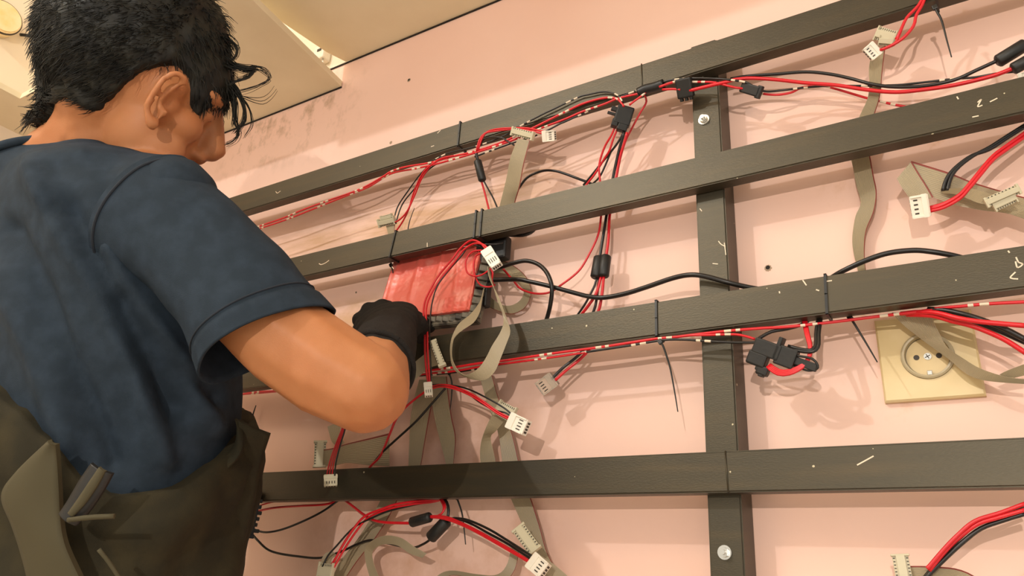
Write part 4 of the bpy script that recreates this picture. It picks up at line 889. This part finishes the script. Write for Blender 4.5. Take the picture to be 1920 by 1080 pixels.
def pxof(p): d = p-CAM; t = d.dot(FWD); return (960+FPX*d.dot(RGT)/t, 540-FPX*d.dot(UPV)/t)
def smooth01(x): x = max(0, min(1, x)); return x*x*(3-2*x)
def segdist(p, line):
    best = 1e9; 
    for a, b in zip(line, line[1:]):
        ax, ay, bx, by = a[0], a[1], b[0], b[1]; L2 = (bx-ax)**2+(by-ay)**2 or 1
        t = max(0, min(1, ((p[0]-ax)*(bx-ax)+(p[1]-ay)*(by-ay))/L2)); best = min(best, math.hypot(p[0]-ax-t*(bx-ax), p[1]-ay-t*(by-ay)))
    return best
def fold_mesh(me, lines, rnd=.0025, scale=14):
    """push cloth out along ridges and in along creases, near side only"""
    N0 = [v.normal.copy() for v in me.vertices]; bb = [(min(p[0] for p in L)-90, max(p[0] for p in L)+90, min(p[1] for p in L)-90, max(p[1] for p in L)+90) for _, _, L in lines]
    for v, n in zip(me.vertices, N0):
        p = v.co; d = rnd*noise.noise(Vector((p.x*scale, p.y*scale, p.z*scale*.6)))
        if n.dot(CAM-p) > 0:
            q = pxof(p)
            for (amp, w, L), B_ in zip(lines, bb):
                if not (B_[0] < q[0] < B_[1] and B_[2] < q[1] < B_[3]): continue
                k = segdist(q, L)
                if k < 3*w: d += amp*math.exp(-(k/w)**2)
        v.co = p+n*d
def ring_loft(bm, rings, closed=True, mi=0):
    R = [[bm.verts.new(p) for p in r] for r in rings]; n = len(R[0])
    for a, b in zip(R, R[1:]):
        for k in range(n if closed else n-1): f = bm.faces.new((a[k], a[(k+1) % n], b[(k+1) % n], b[k])); f.smooth = True; f.material_index = mi
    return R
def lerp_list(rows, m):   # smooth interpolation of parameter rows
    out = []; n = len(rows)-1
    for i in range(m+1):
        x = i/m*n; k = min(int(x), n-1); t = x-k
        a, b, c, d = rows[max(k-1, 0)], rows[k], rows[k+1], rows[min(k+2, n)]
        out.append([0.5*((2*b[j])+(c[j]-a[j])*t+(2*a[j]-5*b[j]+4*c[j]-d[j])*t*t+(3*b[j]-a[j]-3*c[j]+d[j])*t**3) for j in range(len(b))])
    return out
def cloth(parent, A, B, m, name, thick=.004, cols=14, wav=.004, seed=0):
    """thick cloth between two edge curves given as (u, v, distance)"""
    ca = lerp_list(A, 30); cb = lerp_list(B, 30); bm = bmesh.new(); top = []; bot = []
    for i in range(31):
        a, b = at(*ca[i]), at(*cb[i]); rt = []; rb = []
        for k in range(cols+1):
            p = a.lerp(b, k/cols); nz = noise.noise(p*16+Vector((seed, 0, 0)))*wav+math.sin(k/cols*math.pi)*wav
            rt.append(bm.verts.new(p-FWD*nz)); rb.append(bm.verts.new(p-FWD*(nz-thick)))
        top.append(rt); bot.append(rb)
    for i in range(30):
        for k in range(cols):
            bm.faces.new((top[i][k], top[i][k+1], top[i+1][k+1], top[i+1][k])).smooth = True
            bm.faces.new((bot[i][k], bot[i+1][k], bot[i+1][k+1], bot[i][k+1])).smooth = True
        bm.faces.new((top[i][0], top[i+1][0], bot[i+1][0], bot[i][0])); bm.faces.new((top[i][-1], bot[i][-1], bot[i+1][-1], top[i+1][-1]))
    for i in (0, 30):
        for k in range(cols): bm.faces.new((top[i][k], bot[i][k], bot[i][k+1], top[i][k+1]))
    bmesh.ops.recalc_face_normals(bm, faces=bm.faces[:]); return obj(name, bm, m, parent)

def build_shirt():
    bm = Soup(); K = 40
    for i in range(K+1):
        y = .125-.415*i/K; c, a, b_ = torso_at(y); blob(bm, c, (a, b_, .036), (bs, bf, UPV), 3)
    limb(bm, [(cs(-.475, .095, .885), .062), (SH[1].lerp(cs(-.475, .095, .885), .5), .058), (SH[1], .047)])
    limb(bm, [(cs(-.475, .095, .885), .062), (SH[-1], .052)])
    limb(bm, [(at(180, 345, .85), .055), (at(60, 352, .88), .055), (at(-40, 365, .90), .055)])
    me = fuse(bm, .0042, 12)
    fold_mesh(me, [(.016, 26, [(70, 330), (120, 430), (190, 540), (260, 700), (300, 860)]), (-.018, 28, [(125, 400), (185, 500), (230, 600), (330, 760)]),
                   (.012, 22, [(200, 470), (260, 580), (350, 700), (400, 800)]), (-.013, 24, [(20, 430), (80, 560), (150, 720), (210, 860)]), (.010, 24, [(0, 520), (70, 680), (130, 830)]),
                   (-.010, 18, [(235, 560), (330, 690), (400, 745)]), (.004, 18, [(150, 290), (60, 300)])])
    sh = obj('shirt', me, 'shirt', man, smooth=True)
    # sleeve
    rows = [(292, 405, .775, 48, -112, .052, -62, -6), (335, 440, .768, 62, -96, .056, -42, -14), (385, 480, .760, 78, -77, .057, -24, -20), (420, 520, .752, 84, -76, .058, -20, -20), (455, 563, .745, 90, -74, .060, -22, -22), (484, 607, .738, 100, -72, .062, -27, -27), (510, 650, .732, 111, -70, .064, -33, -33)]
    R = lerp_list(rows, 48); n = 64
    def ring(r, off=0.0, th=0):
        c = at(r[0], r[1], r[2]); e1 = (RGT*r[3]-UPV*r[4])*(r[2]/FPX); e2 = -FWD*r[5]+(RGT*r[6]-UPV*r[7])*(r[2]/FPX); e3 = FWD*r[5]*.9+(RGT*r[6]-UPV*r[7])*(-.3*r[2]/FPX); out = []
        for k in range(n):
            t = 2*math.pi*k/n; v = e1*math.cos(t)+(e2 if math.sin(t) > 0 else -e3*-1)*abs(math.sin(t))
            out.append(c+v*(1+off/v.length))
        return out
    rings = []
    for i, r in enumerate(R):
        q = i/48; w = []
        for k, p in enumerate(ring(r, .0012 if q > .86 else (-.0006 if q > .835 else 0))):
            t = 2*math.pi*k/n; amp = .0045*smooth01(q*3)*(1-.6*q)
            w.append(p+(p-at(r[0], r[1], r[2])).normalized()*(amp*math.sin(3.2*t+2.2*q)*math.sin(t)+.0025*noise.noise(p*22)))
        rings.append(w)
    inner = [[c_+(p-c_)*.965 for p in rg] for rg, c_ in ((rings[i], at(R[i][0], R[i][1], R[i][2])) for i in range(48, 18, -3))]
    bm = bmesh.new(); ring_loft(bm, rings+inner); bmesh.ops.recalc_face_normals(bm, faces=bm.faces[:])
    sl = obj('sleeve', bm, 'shirt', sh)
    bm = bmesh.new(); P = [p+(p-at(R[0][0], R[0][1], R[0][2])).normalized()*.0004 for p in rings[2]]; tube(bm, P+[P[0]], .0016, 6); obj('armhole_seam', bm, 'seam', sh)
    bm = bmesh.new(); P = [p.copy() for p in rings[40]]; tube(bm, P+[P[0]], .0010, 6); obj('hem_stitch', bm, 'seam', sl)
    # ribbed collar, seen at the far left
    bm = bmesh.new(); P = catmull([at(-60, 300, .86), at(-20, 281, .845), (at(20, 268, .842)), at(60, 262, .845), at(110, 260, .852), at(170, 262, .862)], .004); tube(bm, P, .0050, 10); obj('collar', bm, 'shirt', sh)
build_shirt()

def build_hair():
    # skull surface without the ears
    bm = Soup()
    def hb(f, s, u, r): blob(bm, H(f, s, u), tuple(q*HS for q in r), HX, 4)
    hb(-.008, 0, .012, (.088, .076, .086)); hb(.030, 0, -.005, (.066, .066, .072)); hb(.045, 0, -.055, (.048, .058, .062)); limb(bm, [(H(-.010, 0, -.040), .054), (at(205, 212, .868), .056), (at(212, 285, .880), .060)])
    skin_bvh = BVHTree.FromPolygons(bm.v, bm.f)
    limb(bm, [(at(196, 62, .875), .056), (at(172, 140, .872), .050), (at(138, 190, .870), .034), (at(98, 215, .870), .018)]); blob(bm, at(262, 20, .87), (.094, .080, .058), HX, 4)
    bvh = BVHTree.FromPolygons(bm.v, bm.f)
    poly = [(45, 250), (62, 233), (84, 222), (104, 200), (122, 190), (138, 198), (152, 208), (172, 214), (192, 212), (214, 192), (236, 164), (262, 143), (292, 131), (330, 127), (350, 148), (351, 190), (343, 236), (348, 242), (372, 224), (384, 211), (416, 208), (433, 186), (438, 150), (470, 100), (600, 0), (600, -400), (-300, -400), (-300, 250)]
    def inside(p):
        c = False; j = len(poly)-1
        for i in range(len(poly)):
            (xi, yi), (xj, yj) = poly[i], poly[j]
            if (yi > p[1]) != (yj > p[1]) and p[0] < (xj-xi)*(p[1]-yi)/(yj-yi)+xi: c = not c
            j = i
        return c
    ring_ = poly+[poly[0]]
    def amount(w):
        l = w-hc; L_ = Vector((l.dot(hf), l.dot(hs), l.dot(hu)))/HS
        m = H(L_.x, abs(L_.y), L_.z); q = pxof(m); d = segdist(q, ring_); d = d if inside(q) else -d
        return d, L_
    b2 = bmesh.new(); bmesh.ops.create_icosphere(b2, subdivisions=6, radius=1); c0 = H(-.01, 0, -.01); spots = []
    for v in b2.verts:
        d = v.co.normalized(); hit = bvh.ray_cast(c0+d*.4, -d)[0]
        if hit is None: hit = c0+d*.05
        h2 = skin_bvh.ray_cast(c0+d*.4, -d)[0] or hit
        a, l = amount(hit); r = (hit-c0).length; r0 = (h2-c0).length
        th = .014 if l.z > .02 else .014-(.02-l.z)*.09; th = max(.007, th)
        k = smooth01(a/15) if a > 0 else 0
        nn = .0035*noise.noise(hit*70)+.002*noise.noise(hit*160)
        v.co = c0+d*((r0-.004) if a < 0 else (r0-.002)*(1-k)+(r+th*.55+nn)*k)
        if a > 2: spots.append((v.co.copy(), d, l, k))
    hair = obj('hair', b2, 'hair', man, smooth=True)
    bm = bmesh.new(); random.seed(3)
    def strand(P, r): tube(bm, P, r, 3, 0, None, r*.25, caps=False)
    for i in range(9000):
        p, d, l, k = random.choice(spots)
        flow = (-hu*1.0-hf*.7 if l.x < .03 else -hu*.6+hf*.5)
        if l.z > .05: flow = flow*.6+hf*(.3 if l.x > 0 else -.5)+hs*(l.y*8)
        flow = flow-d*flow.dot(d); flow.normalize()
        j = Vector((random.uniform(-1, 1), random.uniform(-1, 1), random.uniform(-1, 1)))*.55
        ln = random.uniform(.010, .021)*(.35+.65*k); dr = (flow+j+d*random.uniform(.0, .38)).normalized()
        a = p-d*.0015; strand([a, a+dr*ln*.5, a+(dr+flow*.6).normalized()*ln], .00065)
    # nape ends
    for i in range(150):
        u = random.uniform(50, 100); a = at(u, 222-.55*(u-50)+random.uniform(-12, 4), .868+random.uniform(-.02, .02)); dd = (-RGT*random.uniform(.3, .9)-UPV*1.2+FWD*random.uniform(-.3, .3)).normalized(); ln = random.uniform(.010, .020)
        strand([a, a+dd*ln*.5, a+(dd-RGT*.2)*ln], .0007)
    # fringe curls over the forehead
    C_ = [([(418, 70), (432, 76), (445, 88), (444, 104), (432, 112), (420, 104)], 16), ([(405, 95), (430, 112), (455, 128), (476, 126), (494, 130), (507, 146), (494, 156), (468, 166), (442, 173)], 9), ([(405, 90), (430, 118), (452, 126), (476, 130), (466, 144), (444, 152), (428, 160)], 30),
          ([(400, 100), (425, 120), (448, 128), (470, 132), (480, 127)], 34), ([(425, 150), (444, 172), (457, 198), (458, 225), (446, 243), (440, 250)], 26), ([(428, 160), (440, 190), (442, 225), (449, 247), (440, 263), (424, 270)], 14),
          ([(440, 172), (462, 184), (490, 190), (508, 181), (519, 166)], 3), ([(450, 178), (468, 200), (473, 232), (458, 256)], 5), ([(420, 140), (436, 165), (440, 200), (438, 235)], 22)]
    for L_, n_ in C_:
        for i in range(n_):
            o = (random.gauss(0, 3), random.gauss(0, 3)); t = .885+random.uniform(-.018, .018); w = random.uniform(.2, 1.0)
            P = catmull([at(u+o[0]*(1 if k_ < 2 else w)+random.gauss(0, 1.2), v+o[1]*w+random.gauss(0, 1.2), t-.003*k_) for k_, (u, v) in enumerate(L_)], .004)
            strand(P, .00075)
    obj('hair_strands', bm, 'hair', hair)['kind'] = 'stuff'
build_hair()

def build_glove():
    bm = Soup(); w0 = EL.lerp(WR, .32)
    limb(bm, [(w0, .0390), (EL.lerp(WR, .7), .0380), (WR, .0350)])
    # palm: wide side across the picture, knuckles up and to the left
    ax = (RGT*.94+UPV*.34).normalized(); dn = (FWD*.9+UPV*.35-RGT*.05).normalized(); nn = ax.cross(dn)
    for q, w in ((0, .034), (.3, .039), (.6, .043), (.9, .045)):
        blob(bm, (WR+UPV*.004).lerp(at(722, 604, .975), q), (w, .030, .024), (ax, dn, nn), 3)
    kn = [at(676, 600, .985), at(692, 582, .990), at(716, 576, .995), at(742, 582, .998)]
    tips = []
    for k, a in enumerate(kn):
        ln = (.030, .036, .040, .036)[k]; b = a+FWD*.030+RGT*.004-UPV*.002; c = b+FWD*.012+RGT*.020-UPV*(.016-.002*k); d = c-FWD*.006+RGT*.016-UPV*.012
        limb(bm, [(at(722, 610, .965).lerp(a, .5), .0130), (a, .0118), (b, .0105), (c, .0098), (d, .0088)])
    th = at(762, 620, .950); limb(bm, [(th, .0155), (at(782, 606, .972), .0130), (at(791, 617, .995), .0110), (at(789, 632, 1.008), .0098)])
    me = fuse(bm, .0026, 4)
    N0 = [v.normal.copy() for v in me.vertices]
    for v, n in zip(me.vertices, N0):
        t = (v.co-w0).dot((WR-w0).normalized()); v.co += n*(.0006*noise.noise(v.co*60))
    g = obj('glove', me, 'glove', man, smooth=True)
    d = (WR-w0).normalized()
    bm = bmesh.new()
    for k, r in ((.02, .0400),):
        c = w0.lerp(WR, k); n0 = d.orthogonal().normalized(); n1 = d.cross(n0); P = [c+(n0*math.cos(t*math.pi/20)+n1*math.sin(t*math.pi/20))*(r-.0015) for t in range(41)]; tube(bm, P, .0036, 8, caps=False)
        break
    obj('cuff', bm, 'glove', g)
build_glove()

def build_overalls():
    prof = [(-180, -.13), (-120, -.085), (-90, -.078), (-65, -.092), (-50, -.112), (-38, -.136), (-25, -.172), (-12, -.190), (5, -.190), (25, -.176), (45, -.160), (62, -.150), (80, -.150), (120, -.15), (180, -.13)]
    def rim(th):
        for a, b in zip(prof, prof[1:]):
            if a[0] <= th <= b[0]: t = smooth01((th-a[0])/(b[0]-a[0])); return a[1]+(b[1]-a[1])*t
    rows = []; n = 96; K = 34
    for i in range(-3, K+1):
        r = []
        for k in range(n):
            th = -180+360*k/n; y0 = rim(th); q = max(0, i)/K; y = y0+(-.42-y0)*q; c, a, b_ = torso_at(y)
            bulge = .012+.008*math.sin(min(1, q*4)*math.pi)*.8+.006*q; ins = 0 if i >= 0 else .006*i
            t = math.radians(th); dirv = bs*math.cos(t)*(a+bulge+ins)+bf*math.sin(t)*(b_+bulge+ins)
            p = c+dirv; p += dirv.normalized()*(.006*math.sin(5*t+9*q)*smooth01(q*5)+.009*noise.noise(Vector((t*2.1, q*5, 3)))+.004*noise.noise(Vector((t*7, q*12, 5)))); r.append(p)
        rows.append(r)
    bm = bmesh.new(); R = ring_loft(bm, rows); bm.faces.new(R[-1]); bmesh.ops.recalc_face_normals(bm, faces=bm.faces[:])
    ov = obj('overalls', bm, 'olive', man)
    cloth(ov, [(446, 788, .80), (448, 850, .80), (430, 920, .79), (415, 1000, .78), (400, 1090, .77)], [(503, 815, .82), (487, 868, .82), (474, 945, .81), (455, 1020, .80), (430, 1095, .79)], 'olive', 'folded_flap', .007, 10, .004, 1)
    cloth(ov, [(440, 786, .81), (444, 805, .80), (436, 838, .79), (400, 872, .77), (340, 918, .74)], [(452, 790, .81), (456, 812, .80), (450, 850, .78), (415, 890, .765), (352, 940, .735)], 'olive', 'waistband', .007, 6, .003, 2)
    cloth(ov, [(90, 826, .655), (30, 885, .66), (2, 930, .66), (20, 990, .655), (48, 1090, .65)], [(104, 834, .655), (108, 880, .65), (112, 960, .645), (122, 1020, .64), (150, 1090, .635)], 'strap', 'hanging_flap', .006, 10, .004, 4)
    cloth(ov, [(185, 876, .640), (165, 905, .636), (145, 935, .634), (126, 962, .632)], [(197, 884, .640), (180, 914, .636), (158, 946, .634), (136, 970, .632)], 'strap', 'webbing_strap', .003, 4, .001, 5)
    cloth(ov, [(172, 868, .645), (150, 900, .642), (128, 938, .640), (112, 962, .638)], [(212, 888, .645), (192, 925, .642), (168, 960, .640), (145, 985, .638)], 'rubber', 'buckle', .004, 6, .003, 6)
    bm = bmesh.new(); tube(bm, catmull([at(128, 975, .632), at(170, 970, .63), at(215, 968, .632)], .004), .0022, 8); tube(bm, catmull([at(185, 1030, .63), at(205, 1055, .63), at(228, 1090, .63)], .004), .0018, 8); obj('cord', bm, 'strap', ov)
    # trousers and boots below the frame
    bm = Soup(); hip = cs(-.43, -.36, .81)
    for sg in (-1, 1):
        a = hip+bs*(sg*.085); kn = Vector((a.x+.05, a.y+.02, a.z-.42)); an = Vector((kn.x, kn.y-.03, -1.20)); limb(bm, [(a, .105), (a.lerp(kn, .5), .090), (kn, .072), (an, .066)])
    obj('trousers', fuse(bm, .008, 4), 'trouser', man, smooth=True)
    for sg in (-1, 1):
        a = hip+bs*(sg*.085); an = Vector((a.x+.05, a.y-.01, -1.24)); bm = Soup(); limb(bm, [(an+Vector((0, 0, .04)), .052), (an, .050), (an+Vector((.05, .05, -.012)), .046), (an+Vector((.12, .12, -.020)), .040)])
        me = fuse(bm, .006, 3)
        for v in me.vertices: v.co.z = max(v.co.z, -1.299)
        obj('boot', me, 'boot', man, smooth=True)
build_overalls()
